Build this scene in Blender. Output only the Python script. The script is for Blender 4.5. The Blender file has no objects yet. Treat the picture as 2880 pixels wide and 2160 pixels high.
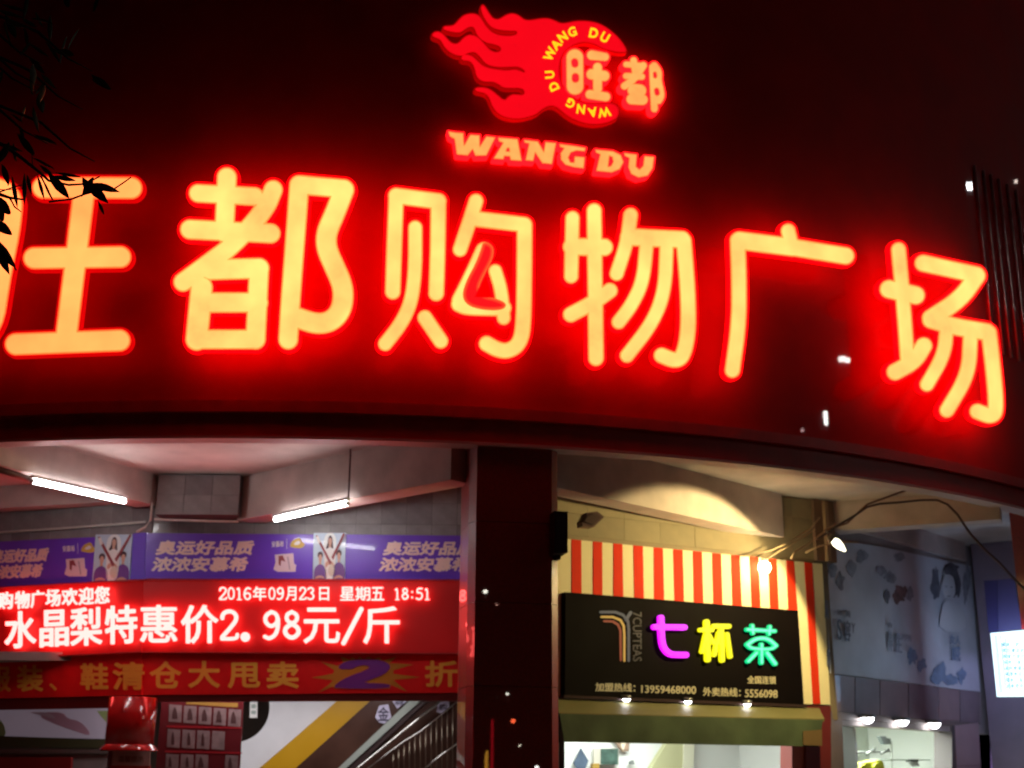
import bpy, math, random
import numpy as np
from mathutils import Matrix, Vector
random.seed(7)
SC = bpy.context.scene
COL = SC.collection

# ------------------------------------------------------------------ camera
FPX = 2750/.768                      # focal length in photograph pixels
PITCH, ROLL = math.radians(17), math.radians(0.4)
EYE = np.array([0.0, 0.0, 1.6])
cam_d = bpy.data.cameras.new('camera')
cam_d.sensor_width = 36; cam_d.lens = 36*FPX/2880
cam_d.clip_start = .05; cam_d.clip_end = 500
cam = bpy.data.objects.new('camera', cam_d); COL.objects.link(cam)
cam.matrix_world = Matrix.Translation(EYE.tolist()) @ Matrix.Rotation(math.pi/2+PITCH, 4, 'X') @ Matrix.Rotation(ROLL, 4, 'Z')
SC.camera = cam
cam_d.dof.use_dof = True; cam_d.dof.focus_distance = 5.0; cam_d.dof.aperture_fstop = 3.6   # the photograph is slightly soft at the building
RC = np.array(cam.matrix_world.to_3x3())
# ------------------------------------------------------------------ night sky
w = bpy.data.worlds.new('World'); SC.world = w; w.use_nodes = True
wn = w.node_tree; bg = wn.nodes['Background']
sky = wn.nodes.new('ShaderNodeTexSky'); sky.sky_type = 'NISHITA'; sky.sun_disc = False
sky.sun_elevation = math.radians(-2); sky.sun_rotation = math.radians(200)
wn.links.new(sky.outputs[0], bg.inputs[0]); bg.inputs[1].default_value = .005
SC.view_settings.view_transform = 'Standard'; SC.view_settings.look = 'None'
SC.view_settings.exposure = 0; SC.view_settings.gamma = 1; SC.view_settings.use_curve_mapping = False
SC.cycles.max_bounces = 6

# ------------------------------------------------------------------ tools
def ray(x, y):
    return RC @ np.array([x-1440.0, -(y-1080.0), -FPX])
def pty(x, y, Y):                     # point seen at pixel, at world depth Y
    d = ray(x, y); return EYE + d*(Y/d[1])
def ptz(x, y, z):
    d = ray(x, y); return EYE + d*((z-EYE[2])/d[2])
class Frame:                          # an upright plane: s along u, t up, d out towards the street
    def __init__(s, o, a):
        s.o = np.array(o, float); s.a = a
        s.u = np.array([math.cos(a), math.sin(a), 0]); s.v = np.array([0, 0, 1.]); s.n = np.array([math.sin(a), -math.cos(a), 0])
        s.M = Matrix(((s.u[0], s.v[0], s.n[0], s.o[0]), (s.u[1], s.v[1], s.n[1], s.o[1]), (s.u[2], s.v[2], s.n[2], s.o[2]), (0, 0, 0, 1)))
    def hit(s, x, y, d=0):
        r = ray(x, y); t = ((s.o+s.n*d-EYE)@s.n)/(r@s.n); p = EYE+r*t-s.o
        return (p@s.u, p@s.v)
    def at(s, x, y, d=0):             # same plane, origin moved under the pixel
        a, b = s.hit(x, y, d); return Frame(s.o+s.u*a+s.v*b+s.n*d, s.a)
    def w(s, a, b, d=0): return s.o+s.u*a+s.v*b+s.n*d
    def off(s, d): return Frame(s.o+s.n*d, s.a)
def frame2(p, q): return Frame((p[0], p[1], 0), math.atan2(q[1]-p[1], q[0]-p[0]))

MATS = {}
def mat(name, col, rough=.6, metal=0, emit=None, est=1, bump=0, bscale=20, var=0, vscale=3, coat=0, coat_r=.05, spec=.5, wave=None):
    if name in MATS: return MATS[name]
    m = bpy.data.materials.new(name); m.use_nodes = True; MATS[name] = m
    nt = m.node_tree; b = nt.nodes['Principled BSDF']
    b.inputs['Base Color'].default_value = (*col, 1); b.inputs['Roughness'].default_value = rough
    b.inputs['Metallic'].default_value = metal; b.inputs['Coat Weight'].default_value = coat
    b.inputs['Coat Roughness'].default_value = coat_r; b.inputs['Specular IOR Level'].default_value = spec
    tc = nt.nodes.new('ShaderNodeTexCoord')
    if var:
        n = nt.nodes.new('ShaderNodeTexNoise'); n.inputs['Scale'].default_value = vscale; n.inputs['Detail'].default_value = 6
        nt.links.new(tc.outputs['Object'], n.inputs['Vector'])
        r = nt.nodes.new('ShaderNodeMapRange'); r.inputs[1].default_value = .3; r.inputs[2].default_value = .7
        r.inputs[3].default_value = 1-var; r.inputs[4].default_value = 1+var
        nt.links.new(n.outputs['Fac'], r.inputs[0])
        mx = nt.nodes.new('ShaderNodeVectorMath'); mx.operation = 'SCALE'
        mx.inputs[0].default_value = (emit if emit else col)
        nt.links.new(r.outputs[0], mx.inputs['Scale'])
        nt.links.new(mx.outputs[0], b.inputs['Emission Color' if emit else 'Base Color'])
        if not emit:
            r2 = nt.nodes.new('ShaderNodeMapRange'); r2.inputs[3].default_value = max(.02, rough-.12); r2.inputs[4].default_value = min(1, rough+.12)
            nt.links.new(n.outputs['Fac'], r2.inputs[0]); nt.links.new(r2.outputs[0], b.inputs['Roughness'])
    if emit:
        if not var: b.inputs['Emission Color'].default_value = (*emit, 1)
        b.inputs['Emission Strength'].default_value = est
    if bump:
        n = nt.nodes.new('ShaderNodeTexNoise'); n.inputs['Scale'].default_value = bscale; n.inputs['Detail'].default_value = 8
        nt.links.new(tc.outputs['Object'], n.inputs['Vector'])
        bp = nt.nodes.new('ShaderNodeBump'); bp.inputs['Strength'].default_value = bump; bp.inputs['Distance'].default_value = .02
        nt.links.new(n.outputs['Fac'], bp.inputs['Height']); nt.links.new(bp.outputs[0], b.inputs['Normal'])
    return m

def tag(o, label=None, cat=None, group=None, kind=None):
    if label: o['label'] = label
    if cat: o['category'] = cat
    if group: o['group'] = group
    if kind: o['kind'] = kind
    return o
def root(name, fr, label, cat, group=None):
    o = bpy.data.objects.new(name, None); COL.objects.link(o); o.empty_display_size = .2
    o.matrix_world = fr.M if isinstance(fr, Frame) else Matrix.Translation(fr)
    return tag(o, label, cat, group)
def link(name, me, m, parent=None, label=None):
    me.materials.clear(); me.materials.append(m)
    o = bpy.data.objects.new(name, me); COL.objects.link(o); me.name = name
    if parent: o.parent = parent
    if label: o['label'] = label
    return o
class MB:
    def __init__(s): s.v = []; s.f = []; s.sm = []
    def add(s, v, f, smooth=False):
        k = len(s.v); s.v += [tuple(map(float, p)) for p in v]; s.f += [tuple(i+k for i in q) for q in f]; s.sm += [smooth]*len(f); return s
    def box(s, a, b):
        x0, y0, z0 = a; x1, y1, z1 = b
        return s.add([(x0,y0,z0),(x1,y0,z0),(x1,y1,z0),(x0,y1,z0),(x0,y0,z1),(x1,y0,z1),(x1,y1,z1),(x0,y1,z1)],
                     [(3,2,1,0),(4,5,6,7),(0,1,5,4),(1,2,6,5),(2,3,7,6),(3,0,4,7)])
    def prism(s, poly, z0, z1):       # polygon in x,y
        n = len(poly)
        ar = sum(poly[i][0]*poly[(i+1)%n][1]-poly[(i+1)%n][0]*poly[i][1] for i in range(n))
        if ar < 0: poly = poly[::-1]
        v = [(p[0], p[1], z0) for p in poly]+[(p[0], p[1], z1) for p in poly]
        return s.add(v, [tuple(range(n))[::-1], tuple(range(n, 2*n))]+[(i, (i+1)%n, n+(i+1)%n, n+i) for i in range(n)])
    def tube(s, pts, r, n=8, r2=None):
        pts = [Vector(p) for p in pts]; rings = []; N = len(pts); v = []; f = []
        for i, p in enumerate(pts):
            d = (pts[min(i+1, N-1)]-pts[max(i-1, 0)]).normalized()
            up = Vector((0, 0, 1)) if abs(d.z) < .9 else Vector((1, 0, 0))
            a = d.cross(up).normalized(); b = d.cross(a)
            rr = r if r2 is None else r+(r2-r)*i/(N-1)
            for k in range(n):
                t = 2*math.pi*k/n; v.append(p+a*(rr*math.cos(t))+b*(rr*math.sin(t)))
        for i in range(N-1):
            for k in range(n): f.append((i*n+k, i*n+(k+1)%n, (i+1)*n+(k+1)%n, (i+1)*n+k))
        f.append(tuple(range(n))[::-1]); f.append(tuple(range((N-1)*n, N*n)))
        return s.add(v, f, True)
    def lathe(s, prof, n=20, c=(0, 0, 0)):   # profile (r,z) about z
        v = []; f = []; m = len(prof)
        for k in range(n):
            t = 2*math.pi*k/n
            v += [(c[0]+r*math.cos(t), c[1]+r*math.sin(t), c[2]+z) for r, z in prof]
        for k in range(n):
            for i in range(m-1): f.append((k*m+i, ((k+1)%n)*m+i, ((k+1)%n)*m+i+1, k*m+i+1))
        return s.add(v, f, True)
    def mesh(s, name='part'):
        me = bpy.data.meshes.new(name); me.from_pydata(s.v, [], s.f)
        me.polygons.foreach_set('use_smooth', s.sm); me.update(); return me
    def build(s, name, m, parent=None, label=None): return link(name, s.mesh(name), m, parent, label)

def quad(name, fr, pts, d0, d1, m, parent, label=None, at=None):   # prism whose front face is seen through the pixel polygon
    return MB().prism([fr.hit(x, y, at if at is not None else d1) for x, y in pts], d0, d1).build(name, m, parent, label)

# pixel polygons -> contours through a distance field
def seg_sdf(X, Y, a, b, ra, rb):
    dx, dy = b[0]-a[0], b[1]-a[1]; L = dx*dx+dy*dy+1e-9
    t = np.clip(((X-a[0])*dx+(Y-a[1])*dy)/L, 0, 1)
    return np.hypot(X-a[0]-t*dx, Y-a[1]-t*dy)-(ra+(rb-ra)*t)
def poly_sdf(X, Y, P):
    D = np.full(X.shape, 1e9); ins = np.zeros(X.shape, bool); n = len(P)
    for i in range(n):
        a, b = P[i], P[(i+1)%n]; D = np.minimum(D, seg_sdf(X, Y, a, b, 0, 0))
        c = ((a[1] > Y) != (b[1] > Y)) & (X < (b[0]-a[0])*(Y-a[1])/((b[1]-a[1]) or 1e-9)+a[0]); ins ^= c
    return np.where(ins, -D, D)
def smooth(P, k=2):
    for _ in range(k):
        Q = []
        for i in range(len(P)):
            a, b = np.array(P[i], float), np.array(P[(i+1)%len(P)], float)
            Q += [tuple(a*.75+b*.25), tuple(a*.25+b*.75)]
        P = Q
    return P
def field(strokes=(), polys=(), neg=(), cell=2.5, pad=14, fillet=0):
    xs = [p[0] for s in strokes for p in s[0]]+[p[0] for P in polys for p in P]
    ys = [p[1] for s in strokes for p in s[0]]+[p[1] for P in polys for p in P]
    R = max([s[1] for s in strokes] or [0])+pad
    gx = np.arange(min(xs)-R, max(xs)+R+cell, cell); gy = np.arange(min(ys)-R, max(ys)+R+cell, cell)
    X, Y = np.meshgrid(gx, gy); D = np.full(X.shape, 1e9)
    for s in strokes:
        pts, r = s[0], s[1]; rr = s[2] if len(s) > 2 else r; N = len(pts)
        for i in range(N-1):
            D = np.minimum(D, seg_sdf(X, Y, pts[i], pts[i+1], r+(rr-r)*i/(N-1), r+(rr-r)*(i+1)/(N-1)))
    for P in polys: D = np.minimum(D, poly_sdf(X, Y, P))
    for s in neg:
        if s[0] == 'p': D = np.maximum(D, -poly_sdf(X, Y, s[1])); continue
        pts, r = s
        for i in range(len(pts)-1): D = np.maximum(D, -seg_sdf(X, Y, pts[i], pts[i+1], r, r))
    return gx, gy, D
def thin(L, tol):                      # drop the points a straight run does not need
    P = np.array(L); n = len(P); k = int(np.argmax(((P-P[0])**2).sum(1))); keep = {0, k}
    st = [(0, k), (k, n)]
    while st:
        a, b = st.pop()
        if b-a < 2: continue
        p, q = P[a], P[b % n]; d = q-p; m = np.hypot(*d)+1e-9; Q = P[a+1:b]-p
        e = np.abs(d[0]*Q[:, 1]-d[1]*Q[:, 0])/m; i = int(np.argmax(e))
        if e[i] > tol: i += a+1; keep.add(i); st += [(a, i), (i, b)]
    return [tuple(P[i]) for i in sorted(keep)]
def contours(F, iso=0):
    gx, gy, D = F; D = D-iso; D = np.where(np.abs(D) < 1e-6, 1e-6, D); I = D < 0
    nxt = {}
    def pt(e):
        k, j, i = e
        if k == 0: t = D[j, i]/(D[j, i]-D[j, i+1]); return (gx[i]+t*(gx[i+1]-gx[i]), gy[j])
        t = D[j, i]/(D[j, i]-D[j+1, i]); return (gx[i], gy[j]+t*(gy[j+1]-gy[j]))
    c = I[:-1, :-1]*1+I[:-1, 1:]*2+I[1:, 1:]*4+I[1:, :-1]*8
    T = {1: [(3,0)], 2: [(0,1)], 3: [(3,1)], 4: [(1,2)], 5: [(3,2),(1,0)], 6: [(0,2)], 7: [(3,2)], 8: [(2,3)], 9: [(2,0)], 10: [(0,3),(2,1)], 11: [(2,1)], 12: [(1,3)], 13: [(1,0)], 14: [(0,3)]}
    for j, i in zip(*np.nonzero((c > 0) & (c < 15))):
        E = [(0, j, i), (1, j, i+1), (0, j+1, i), (1, j, i)]
        for a, b in T[int(c[j, i])]: nxt[E[a]] = E[b]
    out = []
    while nxt:
        s = next(iter(nxt)); L = []; e = s
        while e in nxt:
            L.append(pt(e)); e = nxt.pop(e)
        if len(L) > 5: out.append(thin(L, .05*(gx[1]-gx[0])))
    return out
def fill(loops, d0, d1, bevel=0):      # Blender's filler now and then drops a lobe: check the area and try again
    want = abs(sum(.5*sum(a[0]*b[1]-b[0]*a[1] for a, b in zip(L, L[1:]+L[:1])) for L in loops)); best = None
    rnd = random.Random(5)
    for k in range(7):
        e = 0 if k == 0 else 2e-4*k
        me = fill_once([[(p[0]+rnd.uniform(-e, e), p[1]+rnd.uniform(-e, e)) for p in L] for L in loops], d0, d1, bevel)
        got = sum(p.area for p in me.polygons if p.normal.z > .9); err = abs(got-want)/(want+1e-9)
        if bevel: err *= .3
        if best is None or err < best[0]: best = (err, me)
        if err < .02: break
    return best[1]
def fill_once(loops, d0, d1, bevel=0):
    cu = bpy.data.curves.new('outline', 'CURVE'); cu.dimensions = '2D'; cu.fill_mode = 'BOTH'
    cu.extrude = (d1-d0)/2-bevel; cu.bevel_depth = bevel; cu.bevel_resolution = 2
    for L in loops:
        sp = cu.splines.new('POLY'); sp.points.add(len(L)-1); sp.use_cyclic_u = True
        sp.points.foreach_set('co', [c for p in L for c in (p[0], p[1], 0, 1)])
    o = bpy.data.objects.new('outline', cu); me = bpy.data.meshes.new_from_object(o)
    me.transform(Matrix.Translation((0, 0, (d0+d1)/2)))
    bpy.data.objects.remove(o); bpy.data.curves.remove(cu); return me
def shape(name, fr, F, iso, d0, d1, m, parent, bevel=0, label=None):
    L = [[fr.hit(x, y, d1) for x, y in c] for c in contours(F, iso)]
    return link(name, fill(L, d0, d1, bevel), m, parent, label)
def Z(ox, oy, k):                     # zoomed-crop coordinates -> photograph pixels
    def f(*pts): return [(ox+x/k, oy+y/k) for x, y in pts]
    return f
def soft(P, k=3):
    if len(P) < 3: return P
    for _ in range(k):
        Q = [P[0]]
        for a, b in zip(P[:-1], P[1:]):
            Q += [(a[0]*.75+b[0]*.25, a[1]*.75+b[1]*.25), (a[0]*.25+b[0]*.75, a[1]*.25+b[1]*.75)]
        P = Q+[P[-1]]
    return P
def strokes(z, k, L):
    return [(soft(z(*s[0])), s[1]/k)+((s[2]/k,) if len(s) > 2 else ()) for s in L]
GL = {}
def glyph_loops(txt):
    if txt not in GL:
        cu = bpy.data.curves.new('text', 'FONT'); cu.body = txt; cu.resolution_u = 3; cu.fill_mode = 'NONE'
        o = bpy.data.objects.new('text', cu); me = bpy.data.meshes.new_from_object(o)
        bpy.data.objects.remove(o); bpy.data.curves.remove(cu)
        co = np.array([v.co[:2] for v in me.vertices]); nb = {}
        for e in me.edges:
            a, b = e.vertices; nb.setdefault(a, []).append(b); nb.setdefault(b, []).append(a)
        bpy.data.meshes.remove(me); E = []; seen = set()
        for v0 in range(len(co)):
            if v0 in seen or v0 not in nb: continue
            p, c = v0, min(nb[v0]); seen.add(v0); E.append((p, c))     # outlines keep their index order
            while c != v0 and c not in seen:
                seen.add(c); n_ = [q for q in nb[c] if q != p]; p, c = c, (n_[0] if n_ else v0); E.append((p, c))
        GL[txt] = (co, E)
    return GL[txt]
def glyph_field(txt, x0, y0, x1, y1, grow, dy, dx, cell, rot=False):
    co, E = glyph_loops(txt)
    lo, hi = co.min(0), co.max(0); A = (co-lo)/(hi-lo+1e-9)
    X0, X1, Y0, Y1 = x0+grow, x1-grow, y0+grow, y1-grow
    if rot: P = np.stack([X0+A[:, 1]*(X1-X0), Y0+A[:, 0]*(Y1-Y0)], 1)
    else: P = np.stack([X0+A[:, 0]*(X1-X0)+dx*A[:, 1], Y1-A[:, 1]*(Y1-Y0)+dy*A[:, 0]], 1)
    gx = np.arange(P[:, 0].min()-grow-3*cell, P[:, 0].max()+grow+4*cell, cell); gy = np.arange(P[:, 1].min()-grow-3*cell, P[:, 1].max()+grow+4*cell, cell)
    X, Y = np.meshgrid(gx, gy); D = np.full(X.shape, 1e3); W = np.zeros(X.shape, int)
    for i, j in E:
        a, b = P[i], P[j]
        m = grow+4*cell
        jx0, jx1 = np.searchsorted(gx, (min(a[0], b[0])-m, max(a[0], b[0])+m)); jy0, jy1 = np.searchsorted(gy, (min(a[1], b[1])-m, max(a[1], b[1])+m))
        w = (slice(jy0, jy1), slice(jx0, jx1)); D[w] = np.minimum(D[w], seg_sdf(X[w], Y[w], a, b, 0, 0))
        k0, k1 = np.searchsorted(gy, (min(a[1], b[1]), max(a[1], b[1])))
        if k1 > k0 and a[1] != b[1]:
            sl = slice(k0, k1); W[sl] += np.where(X[sl] < (b[0]-a[0])*(Y[sl]-a[1])/(b[1]-a[1])+a[0], 1 if b[1] > a[1] else -1, 0)
    return gx, gy, np.where(W != 0, -np.maximum(D, .02), D)-grow
def glyphs(name, fr, txt, x0, y0, x1, y1, d0, d1, m, parent, bold=0, dy=0, dx=0, rot=False, label=None):
    hh = (x1-x0) if rot else (y1-y0)
    return shape(name, fr, glyph_field(txt, x0, y0, x1, y1, max(bold, .008)*hh, dy, dx, max(.35, hh/55), rot), 0, d0, d1, m, parent, 0, label)

# ------------------------------------------------------------------ plan of the building
CX, CY, RF = -2.62, 26.205, 13.915    # the curved street front
def arc(a, r=RF): return np.array([CX+r*math.sin(a), CY-r*math.cos(a)])
def arc_hit(x, y, r):
    d = ray(x, y); a = d[0]**2+d[1]**2; b = -2*(d[0]*CX+d[1]*CY); c = CX*CX+CY*CY-r*r
    t = (-b-math.sqrt(b*b-4*a*c))/(2*a); return EYE+d*t
def arc_frame(x, y, off=0):
    p = arc_hit(x, y, RF+off); return Frame(p, math.atan2(p[0]-CX, CY-p[1]))
FL = frame2((-6.4, 16.03), (-4.33, 15.2))       # left bay back wall, left leaf
FR = frame2((-4.33, 15.2), (0.3, 15.2))         # left bay back wall, right leaf
TW = frame2((.62, 14.45), (3.6, 15.95))         # tea shop front
MW = frame2((4.0, 16.2), (7.0, 19.4))           # mural wall
CEIL = 5.0

# ------------------------------------------------------------------ materials
granite = mat('dark red polished granite', (.26, .012, .010), .42, var=.25, vscale=40, bump=.05, bscale=60, coat=.6, coat_r=.012)
fasciam = mat('fascia cladding', (.46, .010, .008), .55, var=.14, vscale=1.6, coat=.35, coat_r=.012, spec=.12)
ledgem = mat('cornice paint', (.42, .018, .016), .5, var=.15, vscale=6, bump=.1, bscale=12)
plaster = mat('arcade plaster', (.62, .55, .51), .8, var=.2, vscale=1.6, bump=.15, bscale=25)
beamm = mat('beam plaster', (.55, .46, .42), .8, var=.16, vscale=3, bump=.1, bscale=18)
tilem = [mat('grey wall tile', (.26, .24, .24), .4, var=.15, vscale=8, coat=.2), mat('darker grey wall tile', (.21, .19, .195), .42, var=.15, vscale=8, coat=.2), mat('pale grey wall tile', (.29, .27, .265), .38, var=.12, vscale=8, coat=.2)]
grout = mat('tile grout', (.13, .12, .12), .9, var=.1)
blackm = mat('black plastic', (.015, .015, .016), .45)
steel = mat('brushed steel', (.6, .6, .58), .22, 1)
pvc = mat('pvc pipe', (.6, .58, .52), .5, var=.1)
cablem = mat('cable sheath', (.07, .04, .03), .6)
casing = mat('lit red letter casing', (.5, .01, .01), .5, emit=(1, .0005, .002), est=2.5)
facey = mat('lit letter edge', (.5, .3, .1), .5, emit=(3.2, .36, .075), est=1, var=.12, vscale=3)
lensy = mat('lit letter lens', (.5, .3, .1), .5, emit=(3.6, .74, .19), est=1, var=.26, vscale=1.9)
faceo = mat('dimmer lit letter edge', (.5, .3, .1), .5, emit=(2.2, .24, .05), est=1, var=.1, vscale=3)
lenso = mat('dimmer lit letter lens', (.5, .3, .1), .5, emit=(2.4, .52, .125), est=1, var=.18, vscale=1.5)
casing2 = mat('dimmer letter casing', (.5, .01, .01), .5, emit=(1, .0005, .002), est=.7)
casing3 = mat('small letter casing', (.5, .01, .01), .5, emit=(1, .006, .01), est=2.6)

# ------------------------------------------------------------------ ground and building shell
tag(MB().box((-60, -45, -.2), (60, 60, 0)).build('ground', mat('paving', (.2, .18, .16), .7, var=.2, vscale=1, bump=.2)), kind='structure')
A0, A1 = math.radians(-62), math.radians(78); NS = 84
def arc_solid(mb, r0, r1, z0, z1, a0=A0, a1=A1, n=NS):
    v = []
    for i in range(n+1):
        a = a0+(a1-a0)*i/n; p, q = arc(a, r1), arc(a, r0)
        v += [(p[0], p[1], z0), (p[0], p[1], z1), (q[0], q[1], z1), (q[0], q[1], z0)]
    f = []
    for i in range(n):
        for k in range(4): f.append((i*4+k, i*4+(k+1)%4, (i+1)*4+(k+1)%4, (i+1)*4+k))
    f += [(0, 3, 2, 1), (n*4, n*4+1, n*4+2, n*4+3)]
    return mb.add(v, [q[::-1] for q in f])
bld = root('shopping_building', (0, 13, 0), 'dark curved shopping building with a tall granite fascia over a lit ground floor arcade', 'building')
OFF = Vector((0, -13, 0))
def inb(o): o.parent = bld; o.location = OFF; return o
inb(arc_solid(MB(), RF-.16, RF, 5.16, 14).build('fascia', fasciam))
inb(arc_solid(MB(), RF-.16, RF+.045, 5.04, 5.16).build('cornice', ledgem))
inb(arc_solid(MB(), RF-.16, RF-.012, 4.80, 5.04).build('lintel', ledgem))
inb(arc_solid(MB(), RF-.19, RF+.012, 4.77, 4.80).build('soffit_trim', mat('pale trim', (.55, .42, .4), .6)))
def disc(r, z0, z1):
    P = [arc(A0+(A1-A0)*i/NS, r) for i in range(NS+1)]+[np.array((12, 24)), np.array((-14, 24))]
    return MB().prism([tuple(p) for p in P], z0, z1)
inb(disc(RF-.17, CEIL, CEIL+.25).build('ceiling_slab', plaster))
def beam(p, q, zb, th, side=1, name='beam', zt=CEIL-.002, m=None):   # its visible face runs from p to q
    p, q = np.array(p), np.array(q); d = (q-p)/np.linalg.norm(q-p); n = np.array([d[1], -d[0]])*side*-1
    P = [tuple(p), tuple(q), tuple(q+n*th), tuple(p+n*th)]
    return inb(MB().prism(P, zb, zt).build(name, m or beamm))
beam((-3.28, 15.05), (-.62, 12.75), 4.47, .32, 1)
beam((-4.25, 14.98), (-5.42, 12.72), 4.63, .3, -1)
beam((-4.22, 14.99), (-6.5, 15.7), 4.72, .2, -1)
beam((.42, 12.95), (3.42, 15.80), 4.45, .30, 1)
beam((4.18, 16.25), (6.0, 15.4), 4.62, .30, 1)
beam((4.3, 16.4), (6.9, 19.2), 4.72, .12, 1)

# pillars
def pillar(a, wdt, label, pz=4.985, side=.11):
    c = arc(a, RF-.045-.33); fr = Frame((c[0], c[1], 0), a)
    r = root('granite_pillar', fr, label, 'pillar', None)
    hw, hd, c = wdt/2, .33, .13
    P = [(-hw, -hd), (hw, -hd), (hw, hd-c*.6), (hw-c*.6, hd), (-hw+side, hd), (-hw, hd-.16)]
    lv = [0, .8, 1.6, 2.4, 3.2, 4.0, pz]
    for i in range(len(lv)-1):
        v = []; z0, z1 = lv[i]+(.003 if i else 0), lv[i+1]-.003
        n = len(P); v = [(x, z0, y) for x, y in P]+[(x, z1, y) for x, y in P]
        mb = MB().add(v, [tuple(range(n)), tuple(range(n, 2*n))[::-1]]+[(i2, n+i2, n+(i2+1)%n, (i2+1)%n) for i2 in range(n)])
        mb.build('granite_slab', granite, r)
    return r, fr
pm = arc_hit(1450, 1500, RF-.04)
am = math.atan2(pm[0]-CX, CY-pm[1])
pil, pfr = pillar(am, .90, 'broad polished dark granite pillar between the two lit arcade bays', side=.05)
pr = arc_hit(3030, 1600, RF-.04)
pillar(math.atan2(pr[0]-CX, CY-pr[1]), .75, 'dark granite pillar at the right edge of the tea shop bay')
pl_ = arc_hit(-560, 1500, RF-.04)
pillar(math.atan2(pl_[0]-CX, CY-pl_[1]), .93, 'dark granite pillar at the left end of the red screen bay')

# ------------------------------------------------------------------ channel letters of the big sign
zA, kA = Z(0, 440, 2.011), 2.011
zB, kB = Z(1000, 500, 2.212), 2.212
zC, kC = Z(1900, 480, 2.183), 2.183
BIG = [
 ('旺', zA, kA, [([(-290,170),(75,172),(60,400),(8,640),(-55,1050),(-420,1060)], 60), ([(-290,170),(-420,1060)], 60), ([(-350,620),(8,610)], 58),
   ([(243,176),(742,178)], 62), ([(470,240),(375,1010)], 62), ([(193,575),(680,568)], 62), ([(90,1062),(675,1040)], 62)], [], (450, 600),
   'leftmost big glowing letter 旺, dimmer orange, partly behind leaves'),
 ('都', zA, kA, [([(1283,118),(1268,430)], 57), ([(1120,208),(1440,226)], 53), ([(1074,412),(1530,435)], 57), ([(1545,188),(1500,300),(1330,490),(1200,590),(1035,710)], 55),
   ([(1140,740),(1112,1034)], 64), ([(1465,632),(1445,1034)], 58), ([(1112,1034),(1445,1034)], 56), ([(1130,826),(1460,826)], 58), ([(1190,640),(1465,632)], 60),
   ([(1692,162),(1667,500),(1640,860),(1630,1035)], 57), ([(1692,160),(1945,182)], 55), ([(1945,188),(1895,320),(1845,430),(1845,520),(1890,620),(1935,720),(1943,800),(1925,880),(1870,935),(1790,948),(1690,915)], 60)], [], (1480, 600),
   'big glowing yellow letter 都, brightest, second from the left'),
 ('购', zB, kB, [([(253,110),(240,450),(232,708)], 50), ([(253,112),(515,146)], 52), ([(515,146),(512,450),(502,718)], 50), ([(372,310),(372,560),(350,760),(290,900),(185,1032)], 46), ([(432,870),(530,1015)], 48),
   ([(750,145),(700,300),(650,445)], 47), ([(755,256),(1045,290)], 50), ([(1052,292),(1050,600),(1045,940),(1015,1040),(945,1080),(880,1068),(816,1032)], 50),
   ([(800,455),(732,605),(652,765)], 56), ([(645,785),(690,806),(920,810)], 52), ([(870,580),(908,700),(922,872)], 44)], [], (620, 600),
   'big glowing yellow letter 购, third, with an unlit red patch inside'),
 ('物', zB, kB, [([(1350,250),(1342,612)], 46), ([(1485,205),(1490,600),(1497,1122)], 49), ([(1345,428),(1548,432)], 56), ([(1582,702),(1490,770),(1340,850)], 50),
   ([(1712,232),(1690,400),(1625,596)], 46), ([(1700,368),(2030,384)], 56), ([(2042,390),(2068,700),(2072,950),(2040,1110),(1990,1140),(1905,1105)], 50), ([(1810,420),(1790,640),(1720,790),(1638,897)], 46), ([(1935,440),(1925,700),(1850,900),(1690,1105)], 46)], [], (1700, 650),
   'big glowing yellow letter 物, fourth, above the bare pillar side of the tea shop'),
 ('广', zC, kC, [([(692,370),(712,460)], 46), ([(392,428),(720,470)], 57), ([(720,470),(1045,523)], 54), ([(382,425),(392,700),(388,950),(350,1225)], 48)], [], (700, 800),
   'big glowing yellow letter 广, fifth, open-sided, between 物 and 场'),
 ('场', zC, kC, [([(1370,485),(1395,750),(1425,1160)], 46), ([(1312,727),(1475,765)], 58), ([(1525,1075),(1470,1170),(1350,1235)], 53),
   ([(1522,568),(1850,640)], 53), ([(1850,645),(1750,790),(1570,905)], 56), ([(1570,915),(1700,955),(1910,990)], 55), ([(1925,995),(1950,1200),(1972,1450),(1950,1515),(1855,1478)], 49),
   ([(1665,980),(1650,1130),(1545,1312)], 45), ([(1812,1020),(1800,1250),(1668,1470)], 47)], [], (1650, 900),
   'rightmost big glowing letter 场, tilted, beside the ribbed cladding'),
]
def led_mask_mat():
    m = mat('partly dead lit letter lens', (.5, .3, .1), .5, emit=(3.6, .72, .175), est=1)
    return m
D0, D1 = .27, .33
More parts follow.
